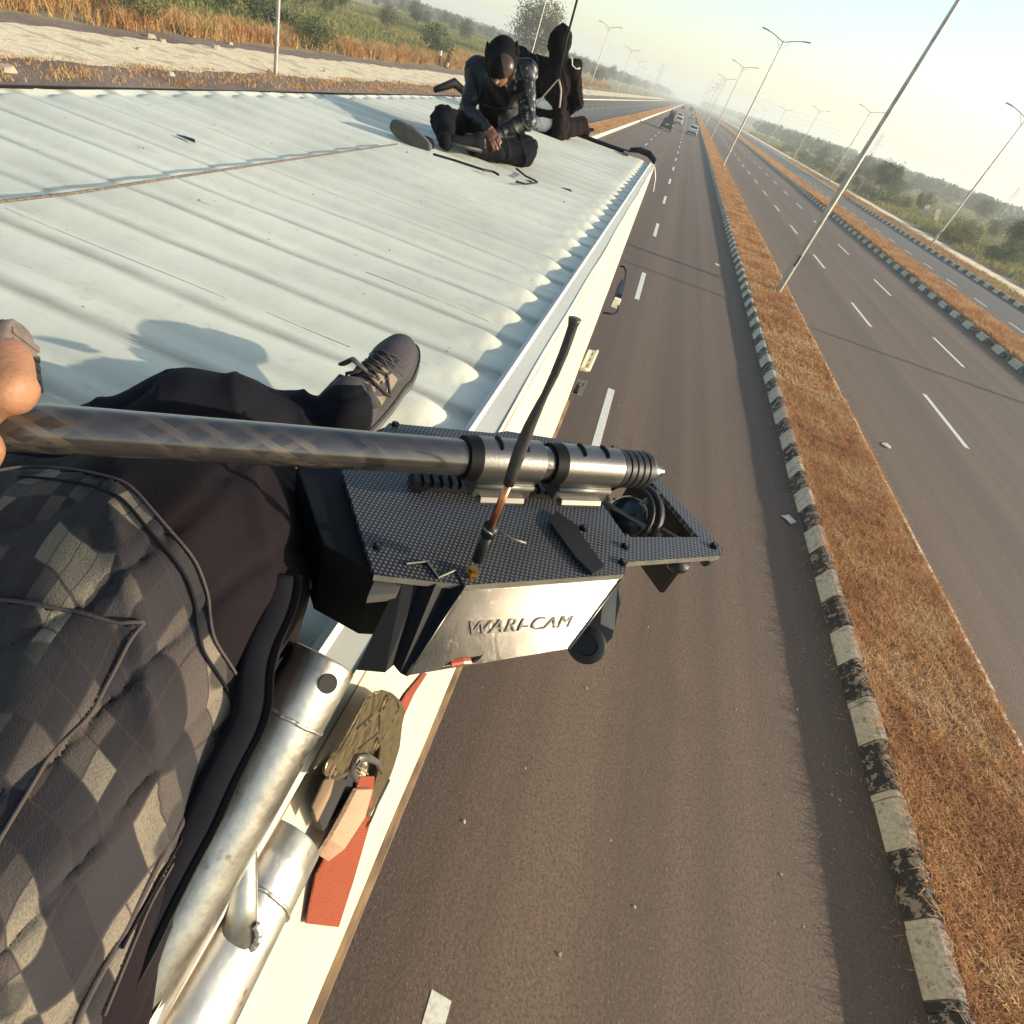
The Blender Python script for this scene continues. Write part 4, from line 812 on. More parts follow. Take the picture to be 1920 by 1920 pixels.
B_ = thing('person', onz(1045, 255, RZ), 'person in black sitting with back turned, white shirt hem showing, at the front roof edge', 'person')
pel, che, nek, hed = Pa(1038, 238, 7.38), Pa(1044, 160, 7.32), Pa(1048, 112, 7.30), Pa(1050, 79, 7.30)
shL, shR = Pa(1013, 124, 7.32), Pa(1077, 128, 7.32); elR, wrR = Pa(1083, 192, 7.34), Pa(1062, 212, 7.62); elL, wrL = Pa(1003, 186, 7.4), Pa(1020, 215, 7.62)
pr = [c(pel, Pa(1040, 200, 7.36), .165, .14, 6, .04), c(Pa(1040, 200, 7.36), che, .14, .165, 6, .05), c(che, nek, .155, .07, 6, .05), c(shL, shR, .075, .075, 6, .05), c(nek, hed, .085, .09, 5, .04), e(hed, (.115, .122, .138), 5, .02),
      c(shR, elR, .072, .062, 6, .03), c(elR, wrR, .062, .042, 6, .02), c(shL, elL, .072, .06, 6, .03), c(elL, wrL, .06, .042, 6, .02), c(shL, Pa(990, 112, 7.22), .075, .062, 5, .02), c(Pa(990, 112, 7.22), Pa(974, 98, 7.2), .062, .055, 5, .02), c(Pa(1000, 108, 7.2), Pa(1008, 118, 7.1), .035, .02, 5, .01),
      e(Pa(1021, 197, 7.24), (.105, .045, .055), 4, .01), e(Pa(1020, 229, 7.22), (.085, .05, .085), 4, .01), c(Pa(1000, 210, 7.19), Pa(1044, 216, 7.19), .032, .035, 5, .006), c(Pa(1053, 190, 7.19), Pa(1047, 252, 7.20), .05, .065, 6, .015),
      c(pel, Pa(1060, 244, 7.5), .12, .10, 6, .03), c(Pa(1050, 244, 7.45), Pa(1088, 236, 7.72), .10, .085, 6, .03), c(Pa(1088, 236, 7.72), Pa(1098, 246, 7.75), .08, .055, 6, .02), c(Pa(1015, 248, 7.35), Pa(1050, 256, 7.3), .07, .06, 6, .02)]
pr += hand(wrR, Pa(1050, 222, 7.85) - wrR, (0, 0, 1), 2, 1, .5, .14, -1) + hand(wrL, Pa(1032, 224, 7.85) - wrL, (0, 0, 1), 2, 1, .5, .14, 1)
for s in (-1, 1): pr.append(e(hed + np.array([s * .1, .0, -.01]), (.012, .025, .03), 5, .008))
pr += [e(hed + np.array([0, .075, -.02]), (.07, .045, .085), 2, .01), c(hed + np.array([0, .12, -.01]), hed + np.array([0, .135, -.035]), .010, .014, 2, .006)]
disp_mats[:] = [4, 5, 6]
body('body', pr, .010, SB, B_, lambda V: wrinkle(.005, .9)(V) + 1.3 * crease(V))
disp_mats[:] = [0, 1]
shoe(B_, Pa(1094, 252, 7.72), Pa(1112, 247, 7.86), (0, 0, 1), m_navy, m_sole, h=.009, name='shoe')
for pts, r in (([(1049, 146), (1030, 168), (1014, 186), (1001, 204)], .007), ([(1046, 150), (1024, 174), (1004, 200)], .006), ([(1048, 148), (1052, 168), (1051, 186), (1049, 202)], .009)):
    MB().tube([Pa(a, b_, 7.12) for a, b_ in pts], r, 6).build('harness_strap', M('pale_strap', (.46, .38, .28), .8), B_, smooth=True)
MB().tube([Pa(1066, 104, 7.2), Pa(1073, 110, 7.18), (Pa(1073, 122, 7.18)), Pa(1080, 129, 7.18), Pa(1088, 128, 7.18)], .006, 6).build('cable', m_white, B_, smooth=True)
rod = MB().tube([Pa(1092, -30, 7.0), Pa(1082, 0, 7.02), Pa(1062, 75, 7.08), Pa(1047, 148, 7.12)], [.010, .011, .012, .014], 8).build('boom_rod', m_black, smooth=True); tag(rod, 'tall thin black rod rising behind the head of the person with turned back', 'rod')
# far pedestrians
def walker(x, y, z, H, face, mats, label, hair):
    o = thing('person', (x, y, z), label, 'person'); k = H / 1.72; ca, sa = math.cos(face), math.sin(face)
    T = lambda a, f_, u_: np.array([x + (a * ca + f_ * sa) * k, y + (-a * sa + f_ * ca) * k, z + u_ * k])
    p = [c(T(0, 0, 1.0), T(0, .01, 1.36), .13, .15, 0), c(T(-.17, 0, 1.4), T(.17, 0, 1.4), .06, .06, 0), c(T(0, 0, 1.42), T(0, .02, 1.52), .05, .05, 2), e(T(0, .03, 1.60), (.085 * k, .095 * k, .115 * k), 2), e(T(0, -.005, 1.64), (.092 * k, .095 * k, .1 * k), 3), c(T(0, .12, 1.59), T(0, .13, 1.57), .015, .015, 2, .01)]
    for s, st in ((-1, .16), (1, -.14)):
        p += [c(T(.1 * s, 0, .95), T(.1 * s, st * .6, .5), .085, .06, 1), c(T(.1 * s, st * .6, .5), T(.1 * s, st * .9 - .05, .08), .058, .04, 1), c(T(.1 * s, st * .9 - .05, .05), T(.1 * s, st * .9 + .12, .04), .04, .035, 3),
              c(T(.2 * s, 0, 1.38), T(.25 * s, -st * .5, 1.12), .05, .042, 0), c(T(.25 * s, -st * .5, 1.12), T(.25 * s, -st * .4 + .1, .9), .04, .03, 0)]
        for q_ in range(4): p.append(c(T(.25 * s, -st * .4 + .1 + .012 * q_, .9), T(.25 * s, -st * .4 + .13 + .014 * q_, .80 + .008 * q_), .011, .009, 2, .01))
        p.append(c(T(.24 * s, -st * .4 + .13, .88), T(.22 * s, -st * .4 + .17, .84), .012, .01, 2, .01))
    body('body', p, .022, mats, o)
    return o
x, y = ground_at(822, 122); walker(x, y, 0, 1.75, .9, [m_white, m_navy, m_skind, m_blackcloth], 'distant pedestrian in pale shirt and dark trousers beside the dark bush', 1)
x, y = ground_at(837, 129); m_maroon = cloth('maroon_cloth', (.11, .035, .025)); w2 = walker(x, y, 0, 1.7, -.6, [m_maroon, m_maroon, m_skind, m_blackcloth], 'distant pedestrian in dark red clothes holding a white bag', 1)
tag(MB().box((x + .12, y - .2, .45), (.22, .16, .42)).build('shopping_bag', m_white, bevel=.04), 'white bag hanging at the side of the red clothed pedestrian', 'bag')
# ============================================================ THE PHOTOGRAPHER (seen from their own eyes)
U_ = thing('person', onz(330, 1250, RZ), 'photographer in dark trousers and grey sneakers, legs filling the lower left', 'person')
kn = D(325, 1095, .545); hip = D(-50, 1990, .40); s1 = D(-190, 1070, .57); an2 = D(625, 800, 1.04)
pr = [c(hip, kn, .094, .104, 0, .03), c(kn, D(395, 985, .62), .10, .085, 0, .07), c(D(320, 1040, .60), s1, .105, .105, 0, .08), c(D(-220, 2300, .40), hip, .11, .094, 0, .05), c(D(440, 900, .70), D(530, 960, .71), .05, .045, 0, .04),
      c(D(440, 930, .70), D(520, 1040, .69), .062, .052, 0, .04), c(kn, D(455, 1180, .62), .09, .055, 0, .04),
      c(D(60, 900, .86), D(345, 800, .92), .075, .078, 1, .04), c(D(345, 800, .92), D(440, 785, .96), .078, .072, 1, .04), c(D(440, 785, .96), D(560, 795, 1.02), .072, .054, 1, .03), c(D(560, 795, 1.02), an2, .054, .050, 1, .02), c(an2, D(648, 768, .995), .050, .047, 1, .02), c(D(-250, 1150, .8), D(60, 900, .86), .11, .09, 1, .04)]
# hand round the carbon pole: palm to the left, four fingers over it, thumb under
HS = .83; hd = .44; W0 = D(-270, 800, (.47) * HS)
pr += [c(D(-420, 930, (.5) * HS), W0, .034, .028, 2, .02), e(D(-170, 770, (.435) * HS), (.045, .042, .028), 2, .015)]
for i in range(4):
    ox = -38 - i * 48; a = D(ox - 40, 735, (.415) * HS); b1 = D(ox + 50, 672 + 4 * i, (.395 + .004 * i) * HS); b2 = D(ox + 64, 735 + 4 * i, (.378 + .004 * i) * HS); b3 = D(ox + 34, 815, (.372 + .004 * i) * HS) if i else D(ox + 30, 735, (.372) * HS)
    pr += [c(a, b1, .0125, .0120, 2, .006), c(b1, b2, .0140 if i == 0 else .0120, .0130 if i == 0 else .0110, 2, .006), c(b2, b3, .0110, .0095, 2, .006)]
pr += [c(D(-130, 850, (.43) * HS), D(-48, 858, (.405) * HS), .014, .0125, 2, .01), c(D(-48, 858, (.405) * HS), D(-20, 838, (.40) * HS), .0125, .0105, 2, .006)]
pbody, PV, PQ = body('body', pr, .0072, [m_trouser, m_navy, m_skin], U_, lambda V: wrinkle(.0045, .8)(V) + .002 * np.sin(V @ np.array([70, 20, -50])) + .0062 * np.clip(1 - np.abs(np.sin(V @ np.array([14, 26, -9]) + 1.6 * np.sin(V @ np.array([9, -7, 12])))), 0, 1) ** 4 - .0058 * np.clip(1 - np.abs(np.sin(V @ np.array([-20, 12, 24]) + 1.9 * np.sin(V @ np.array([11, 9, -6])))), 0, 1) ** 5)
bvh = BVHTree.FromPolygons([tuple(v) for v in PV], [tuple(int(i) for i in q) for q in PQ])
def hit(px, py, tree, lift=0.0):
    d = Vector(unit(ray(px, py))); r = tree.ray_cast(Vector(EYE), d, 5)
    if r[0] is None: return None
    n_ = r[1] if r[1].dot(d) < 0 else -r[1]; return np.array(r[0] + n_ * lift)
def proj(V): q = (np.asarray(V) - EYE) @ R; return np.stack([CX + F * q[:, 0] / -q[:, 2], CY - F * q[:, 1] / -q[:, 2]], 1), -q[:, 2]
def inside(P, poly):
    x, y = P[:, 0], P[:, 1]; r = np.zeros(len(P), bool); n = len(poly)
    for i in range(n):
        x1, y1 = poly[i]; x2, y2 = poly[(i + 1) % n]; m_ = ((y1 > y) != (y2 > y)) & (x < (x2 - x1) * (y - y1) / (y2 - y1 + 1e-9) + x1); r ^= m_
    return r
def skin_patch(poly, lift, step, name, mat, parent):
    """cloth panel laid over the body: a grid over the outline dropped on the surface, edge tucked in"""
    xs_ = np.arange(min(p[0] for p in poly), max(p[0] for p in poly) + step, step); ys_ = np.arange(min(p[1] for p in poly), max(p[1] for p in poly) + step, step); G = {}; V = []; f = []
    IN = {}
    for i, x_ in enumerate(xs_):
        for j, y_ in enumerate(ys_): IN[i, j] = bool(inside(np.array([[x_, y_]]), poly)[0])
    for i, x_ in enumerate(xs_):
        for j, y_ in enumerate(ys_):
            if not IN[i, j]: continue
            h_ = hit(x_, y_, bvh, lift)
            if h_ is not None: G[i, j] = len(V); V.append(h_)
    for (i, j) in G:
        q_ = [(i, j), (i + 1, j), (i + 1, j + 1), (i, j + 1)]
        if all(k in G for k in q_):
            pts = [V[G[k]] for k in q_]
            if max(np.linalg.norm(pts[a] - pts[a - 1]) for a in range(4)) < .05: f.append(tuple(G[k] for k in q_))
    ob = MB().add(V, f).build(name, mat, parent, smooth=True, recalc=False)
    sm = ob.modifiers.new('thickness', 'SOLIDIFY'); sm.thickness = .0012; sm.offset = 0; return ob
def along(pxs, lift, n=60, tree=None):
    P = np.array(pxs, float); s = np.linspace(0, len(P) - 1, n); i = np.clip(s.astype(int), 0, len(P) - 2); w = s - i
    # catmull-rom
    out = []
    for k, t_ in zip(i, w):
        p0, p1, p2, p3 = P[max(k - 1, 0)], P[k], P[k + 1], P[min(k + 2, len(P) - 1)]
        q_ = .5 * ((2 * p1) + (-p0 + p2) * t_ + (2 * p0 - 5 * p1 + 4 * p2 - p3) * t_ ** 2 + (-p0 + 3 * p1 - 3 * p2 + p3) * t_ ** 3); h_ = hit(q_[0], q_[1], tree or bvh, lift)
        if h_ is not None: out.append(h_)
    out = np.array(out)
    for _ in range(7): out[1:-1] = .25 * out[:-2] + .5 * out[1:-1] + .25 * out[2:]
    return out
panel = [(-60, 882), (60, 880), (160, 888), (225, 905), (262, 932), (300, 975), (335, 1015), (365, 1055), (383, 1100), (393, 1150), (397, 1190), (415, 1225), (440, 1265), (453, 1300), (440, 1340), (425, 1400), (390, 1480), (350, 1560), (300, 1650), (250, 1760), (190, 1900), (180, 1990), (-60, 1990)]
skin_patch(panel, .0018, 4.5, 'knee_panel', m_panel, U_)
MB().tube(along(panel[:-2], .0038, 130), .0014, 6, flat=.8).build('seam_piping', m_piping, U_, smooth=True)
MB().tube(along([(x - 22, y + 20) for x, y in panel[1:-3]], .0042, 120), .0014, 5).build('seam_stitch', m_zip, U_, smooth=True)
skin_patch([(-60, 1118), (60, 1130), (150, 1148), (215, 1160), (262, 1165), (240, 1215), (180, 1310), (120, 1400), (60, 1490), (0, 1590), (-60, 1660)], .0065, 5, 'pocket_flap', m_panel, U_)
MB().tube(along([(262, 1165), (240, 1215), (180, 1310), (120, 1400), (60, 1490), (0, 1590)], .0080, 40), .0016, 6).build('pocket_piping', m_piping, U_, smooth=True)
MB().tube(along([(-40, 1120), (60, 1130), (150, 1148), (215, 1162), (262, 1165)], .0080, 40), .0016, 6).build('pocket_piping', m_piping, U_, smooth=True)
zl = [(556, 1080), (552, 1120), (535, 1165), (512, 1210), (500, 1260), (500, 1310), (488, 1360), (455, 1420), (425, 1480), (400, 1540), (360, 1610), (318, 1690), (275, 1780), (235, 1850), (195, 1940)]
b = MB(); L0 = []; 
for (x_, y_) in zl:
    L0.append(D(x_ - 24, y_, .505 - .115 * (y_ - 1080) / 860))
L0 = np.array(L0); s = np.linspace(0, len(L0) - 1, 70); i = np.clip(s.astype(int), 0, len(L0) - 2); w = (s - i)[:, None]; L1 = L0[i] * (1 - w) + L0[i + 1] * w
for _ in range(6): L1[1:-1] = .25 * L1[:-2] + .5 * L1[1:-1] + .25 * L1[2:]
MB().tube(L1, .0145, 12, flat=.4).build('zip_flap', m_zip, U_, smooth=True)
L2 = L1 + np.array([.0135, .003, .003]); b = MB()
for k in range(len(L2) - 1):
    for w in (0, .33, .66): b.box(L2[k] * (1 - w) + L2[k + 1] * w, (.0045, .003, .0035))
b.build('zip_teeth', m_blackm, U_)
MB().tube(along([(x - 66, y + 8) for x, y in zl[6:]], .002, 60), .0028, 8, flat=.6).build('hem_piping', m_piping, U_, smooth=True)
MB().tube([D(545, 1005, .60), D(565, 1045, .595), D(578, 1075, .59)], .004, 6).build('zip_cord', m_black, U_, smooth=True)
MB().box(D(590, 1100, .588), (.014, .01, .026), np.array(Matrix.Rotation(.5, 3, 'X'))).build('zip_pull', m_grey, U_, bevel=.003)
# right sneaker with laces, on the roof
heel = onz(640, 846, RZ + .004); tr = unit(ray(760, 660)); 
q_ = [(t_, abs(np.linalg.norm(EYE + tr * t_ - heel) - .295)) for t_ in np.linspace(1.0, 1.6, 600)]; near = [x_ for x_ in q_ if x_[1] < .002]; toe = EYE + tr * (near[0][0] if near else min(q_, key=lambda z: z[1])[0])
upv = unit(EYE - heel) * .9 + unit(an2 - heel) * .9
up_, T, sbv, Fm = shoe(U_, heel, toe, upv, m_shoe, m_sole, detail=True, name='shoe', h=.0045, rim=m_lace)
def onshoe(x_, y_, lift=.003):
    o_ = T(x_, y_, .25); r = sbv.ray_cast(Vector(o_), Vector(-Fm[:, 2]), 1); return np.array(r[0]) + Fm[:, 2] * lift if r[0] is not None else T(x_, y_, .05)
b = MB()
for k in range(5):
    y0 = .105 + k * .021; b.tube([onshoe(-.026, y0, .002), onshoe(-.012, y0 + .006, .007), onshoe(.006, y0 + .012, .008), onshoe(.026, y0 + .018, .002)], .0034, 6, flat=.5); b.tube([onshoe(.026, y0, .002), onshoe(.012, y0 + .006, .009), onshoe(-.006, y0 + .012, .010), onshoe(-.026, y0 + .018, .002)], .0034, 6, flat=.5)
for s_ in (-1, 1): b.tube([onshoe(0, .115, .008), onshoe(.028 * s_, .10, .016), onshoe(.047 * s_, .125, .010), onshoe(.03 * s_, .15, .010), onshoe(.006 * s_, .122, .012)], .0032, 6)
b.build('laces', m_lace, up_, smooth=True)
for s_ in (-1, 1):
    for k in range(6): p_ = onshoe(.029 * s_, .105 + k * .019, .0015); MB().lathe(p_, p_ + Fm[:, 2], [(0, .0045), (.0015, .0045)], 10).build('eyelet', m_grey, up_)
for sg_, mt_ in ((-1, M('shaded_grey_overlay', (.10, .105, .115), .7)), (1, M('tan_overlay', (.17, .135, .09), .7))):  # shade is painted into the left blue-grey overlay; the right one is tan
    G_ = [[onshoe(sg_ * (.016 + .026 * u_), .085 + .075 * v_ + .012 * u_, .0012) for u_ in (0, .25, .5, .75, 1)] for v_ in np.linspace(0, 1, 9)]
    MB().add(np.array(G_).reshape(-1, 3), [(5 * i_ + j_, 5 * i_ + j_ + 1, 5 * i_ + j_ + 6, 5 * i_ + j_ + 5) for i_ in range(8) for j_ in range(4)]).build('side_overlay', mt_, up_, smooth=True, recalc=False)
b = MB(); b.tube([onshoe(-.043, .185, .001), onshoe(-.02, .178, .0015), onshoe(0, .176, .0015), onshoe(.022, .178, .0015), onshoe(.045, .186, .001)], .0022, 6); b.tube([onshoe(-.04, .20, .0005), onshoe(-.02, .192, .001), onshoe(0, .19, .001), onshoe(.022, .192, .001), onshoe(.042, .20, .0005)], .0013, 5); b.build('toe_seam', m_lace, up_, smooth=True)
b = MB(); ts = [onshoe(-.022, .085, .004), onshoe(0, .082, .012), onshoe(.022, .085, .004)]; b.tube([ts[0] + Fm[:, 2] * .03, ts[1] + Fm[:, 2] * .03, ts[2] + Fm[:, 2] * .03], .012, 8, flat=.35); b.build('tongue', m_shoe, up_, smooth=True)
MB().tube([T(-.05, .02, .09), T(-.02, .065, .125), T(.03, .07, .115), T(.05, .05, .09)], .010, 8, flat=.4).build('heel_tab', m_lace, up_, smooth=True)
# left sneaker at the left picture edge, sole turned right
shoe(U_, D(62, 905, .93), D(46, 612, .985), D(-300, 700, .93) - D(30, 700, .95), m_navy, m_tread, detail=False, h=.006, rim=m_lime, tread=m_tread, name='shoe')
# ============================================================ CAMERA RIG, POLE, ANTENNA
ZK = 5 - .37; K = lambda px, py, z=ZK: onz(px, py, z)
rig = thing('camera_rig', K(950, 1000), 'flat carbon fibre camera rig box hanging from the pole over the truck edge', 'camera rig')
outer = [(730, 793), (925, 812), (950, 808), (1065, 826), (1198, 854), (1236, 899), (1356, 1030), (1352, 1041), (1175, 1053), (1171, 1076), (875, 1096), (702, 1077), (641, 880)]
hole = [(1224, 906), (1310, 1007), (1174, 1007), (1114, 924), (1130, 905)]
MB().prism([K(*p) for p in outer], (0, 0, -.0065), [[K(*p) for p in hole]]).build('carbon_plate', m_carbon, rig, bevel=0)
ed = [(1356, 1030), (1352, 1041), (1175, 1053), (1171, 1076), (875, 1096), (702, 1077)]
b = MB(); V = []
for p in ed: V += [K(*p) + [0, -.0006, -.0002], K(*p) + [0, -.0006, -.0075]]
b.add(V, [(2 * i, 2 * i + 1, 2 * i + 3, 2 * i + 2) for i in range(len(ed) - 1)]); b.build('plate_edge', m_plate_edge, rig, recalc=False)
# casing under the plate
Zc = ZK - .009
cas = [K(*p, Zc) for p in [(556, 872), (600, 856), (720, 800), (1120, 905), (1168, 1010), (1160, 1062), (885, 1085), (700, 1070), (606, 1020)]]
MB().prism(cas, (0, 0, -.095)).build('casing', m_blackm, rig, bevel=.002)
w0, w1 = K(1224, 906, ZK - .008), K(1312, 1009, ZK - .008); MB().prism([w0, w1, w1 - [0, 0, .10], w0 - [0, 0, .10]], (.006, .003, 0)).build('hood_wall', m_blackm, rig)
w0, w1 = K(1195, 880, ZK - .008), K(1224, 906, ZK - .008); MB().prism([w0, w1, w1 - [0, 0, .10], w0 - [0, 0, .10]], (.004, .004, 0)).build('hood_wall', m_blackm, rig)
wb0, wb1, wb2, wb3 = K(1224, 906, ZK - .105), K(1312, 1009, ZK - .105), K(1262, 1009, ZK - .105), K(1176, 906, ZK - .105)
MB().prism([wb0, wb1, wb2, wb3], (0, 0, -.003)).build('hood_floor', m_blackm, rig)
MB().prism([K(*p, ZK + .0012) for p in [(1040, 962), (1072, 985), (1131, 1067), (1108, 1080), (1078, 1050), (1030, 985)]], (0, 0, .004)).build('slot_cover', m_black, rig)
FT = .03
# front flap: sloping aluminium sheet with engraved lettering
ZF = 5 - .452; TL, TR = K(870, 1100, ZK - .008), K(1166, 1083, ZK - .008); fe = unit(TR - TL); hv = unit(unit(EYE - (TL + TR) / 2 + np.array([0, .05, .03])) + np.array(sd)); fn0 = unit(hv - .44 * fe * (hv @ fe)); fn0 = unit(fn0 * math.cos(FT) - np.cross(fe, fn0) * math.sin(FT) * (1 if np.cross(fe, fn0)[2] > 0 else -1)); TR, BR, BL = onpl(1166, 1083, TL, fn0), onpl(1067, 1216, TL, fn0), onpl(762, 1267, TL, fn0); fl = lambda u, v: TL * (1 - u) * (1 - v) + TR * u * (1 - v) + BR * u * v + BL * (1 - u) * v
fn = unit(np.cross(TR - TL, BL - TL)); fn = fn if fn[2] > 0 else -fn
sl4 = [fl(.175, .975), fl(.375, .975), fl(.40, .90), fl(.215, .90)]
flap = MB().prism([TL, TR, BR, BL], -fn * .003, [sl4]).build('front_flap', m_flap, rig)
for a, b_, nm in ((TL, BL, 'flap_edge'), (TR, BR, 'flap_edge'), (TL, TR, 'flap_edge')): MB().tube([a, a * .5 + b_ * .5, b_], .0016, 6).build(nm, m_gun, flap, smooth=True)
MB().prism([p - fn * .004 for p in sl4], -fn * .002).build('slot_inside', m_hole, rig)
MB().tube([fl(.22, .935) - fn * .0005, fl(.28, .925) + fn * .001, fl(.33, .94)], .0035, 6, flat=.6).build('slot_wire', M('red_wire', (.6, .1, .04), .4), rig)
# lettering
def text_mesh(s, depth=.04):
    cu = bpy.data.curves.new('lettering_curve', 'FONT'); cu.body = s; cu.extrude = depth; cu.shear = .3; cu.space_character = 1.06; cu.offset = .0
    t_ = bpy.data.objects.new('lettering_tmp', cu); C.objects.link(t_); dg = bpy.context.evaluated_depsgraph_get(); me = bpy.data.meshes.new_from_object(t_.evaluated_get(dg)); bpy.data.objects.remove(t_); return me
me = text_mesh('WARI-CAM', .03); co = np.zeros(len(me.vertices) * 3); me.vertices.foreach_get('co', co); co = co.reshape(-1, 3); mn, mx = co.min(0), co.max(0); U0 = (co - mn) / (mx - mn)
Pq = [np.array(onpl(px, py, TL, fn)) for px, py in [(880, 1190), (1072, 1175), (1076, 1153), (880, 1165)]]      # BL BR TR TL of the word
Vt = np.array([Pq[0] * (1 - u) * (1 - v) + Pq[1] * u * (1 - v) + Pq[2] * u * v + Pq[3] * (1 - u) * v + fn * (.0004 + .0008 * w) for u, v, w in U0]) - ORI[rig.name]
me.vertices.foreach_set('co', Vt.ravel()); me.materials.clear(); me.materials.append(m_engr); lo_ = bpy.data.objects.new('lettering', me); C.objects.link(lo_); lo_.parent = rig
# black folded channel left of the flap
tp = [K(*p, ZK + .001) for p in [(762, 1058), (800, 1054), (822, 1084), (853, 1070), (872, 1100)]]; ZC = BL[2]; bt = [K(*p, ZC) for p in [(668, 1256), (722, 1261), (738, 1247), (750, 1262), (762, 1268)]]
b = MB(); V = tp + bt + [p + np.array([.0, .004, -.003]) for p in tp + bt]; b.add(V, [(i, i + 1, 6 + i, 5 + i) for i in range(4)] + [(10 + i, 15 + i, 16 + i, 11 + i) for i in range(4)] + [(i, 10 + i, 11 + i, i + 1) for i in range(4)] + [(5 + i, 6 + i, 16 + i, 15 + i) for i in range(4)]); b.build('channel', m_blackm, rig)
MB().tube([p + np.array([0, 0, .001]) for p in tp[:4]], .0010, 6).build('channel_lip', m_plate_edge, rig, smooth=False)
MB().prism([K(*p, ZK - .010) for p in [(706, 1080), (762, 1077), (744, 1112), (690, 1117)]], (0, 0, -.01)).build('spacer_block', m_grey, rig)
def screw(px, py, r=.0045, z=ZK): p = K(px, py, z); s_ = MB().lathe(p, p + [0, 0, 1], [(0, r), (.003, r), (.004, r * .7)], 14).build('screw', m_blackm, rig, autos=.6); MB().lathe(p, p + [0, 0, 1], [(.0042, r * .45), (.0047, r * .4)], 6).build('screw_socket', m_gun, s_)
for p in [(741, 797), (708, 1026), (1094, 992), (1172, 1026), (1167, 1056), (1338, 1025), (905, 826), (1150, 842)]: screw(*p)
# lens disc and ring inside the opening
cc = K(1172, 968, ZK - .03); nn = unit(np.array([-.55, -.62, .55])); b = MB(); a1 = unit(np.cross(nn, [0, 0, 1])); a2 = np.cross(nn, a1)
ringp = [cc + .044 * (math.cos(w) * a1 + math.sin(w) * a2) for w in np.linspace(0, 2 * math.pi, 33)]; b.tube(ringp, .004, 8, cap=False, flat=1.8); b.build('lens_ring', m_black, rig, smooth=True)
ringp = [cc + nn * .012 + .038 * (math.cos(w) * a1 + math.sin(w) * a2) for w in np.linspace(0, 2 * math.pi, 33)]; MB().tube(ringp, .0028, 8, cap=False).build('lens_ring', m_black, rig, smooth=True)
b = MB(); b.lathe(cc - nn * .02, cc + nn * .02, [(0, .018), (.006, .026), (.018, .028), (.024, .022), (.027, .006)], 26); b.build('lens_disc', M('lens_gloss', (.03, .031, .042), .22), rig, smooth=True)
for k in range(3): w = .4 + k * 2.1; MB().tube([cc + .02 * (math.cos(w) * a1 + math.sin(w) * a2), cc + .05 * (math.cos(w) * a1 + math.sin(w) * a2)], .0035, 6).build('lens_spoke', m_grey, rig)
MB().tube([K(1114, 930, ZK - .02), K(1240, 1006, ZK - .02)], .003, 6).build('cross_rod', m_grey, rig); MB().tube([K(1150, 935, ZK - .03), K(1275, 1008, ZK - .03)], .002, 6).build('cross_rod', m_grey, rig)
# knob with grey strap on the right lower side
kc = D(1100, 1210, .645); kd = unit(EYE - kc) * .8 + np.array([0, -.4, .2]); MB().lathe(kc - unit(kd) * .02, kc, [(0, .018), (.003, .0218), (.017, .0218), (.019, .019), (.0195, .012), (.018, .011)], 30).build('knob', m_black, rig, autos=.7)
MB().prism([D(1134, 1108, .66), D(1158, 1092, .66), D(1152, 1182, .66), D(1126, 1170, .66)], (0, .004, -.003)).build('knob_strap', m_grey, rig)
MB().prism([D(1120, 1110, .68), D(1160, 1096, .68), D(1166, 1130, .68), D(1150, 1196, .68), D(1120, 1225, .68), D(1092, 1190, .68)], (0, .02, -.012)).build('knob_block', m_black, rig, bevel=.002)
for px, py, r in ((1275, 1058, .013), (1330, 1051, .006), (1338, 1050, .004)): p = K(px, py - 8, ZK - .009); MB().lathe(p, p - [0, 0, 1], [(0, r), (.008, r), (.013, r * .7), (.015, r * .2)], 16).build('foot_bumper', m_black, rig, smooth=True)
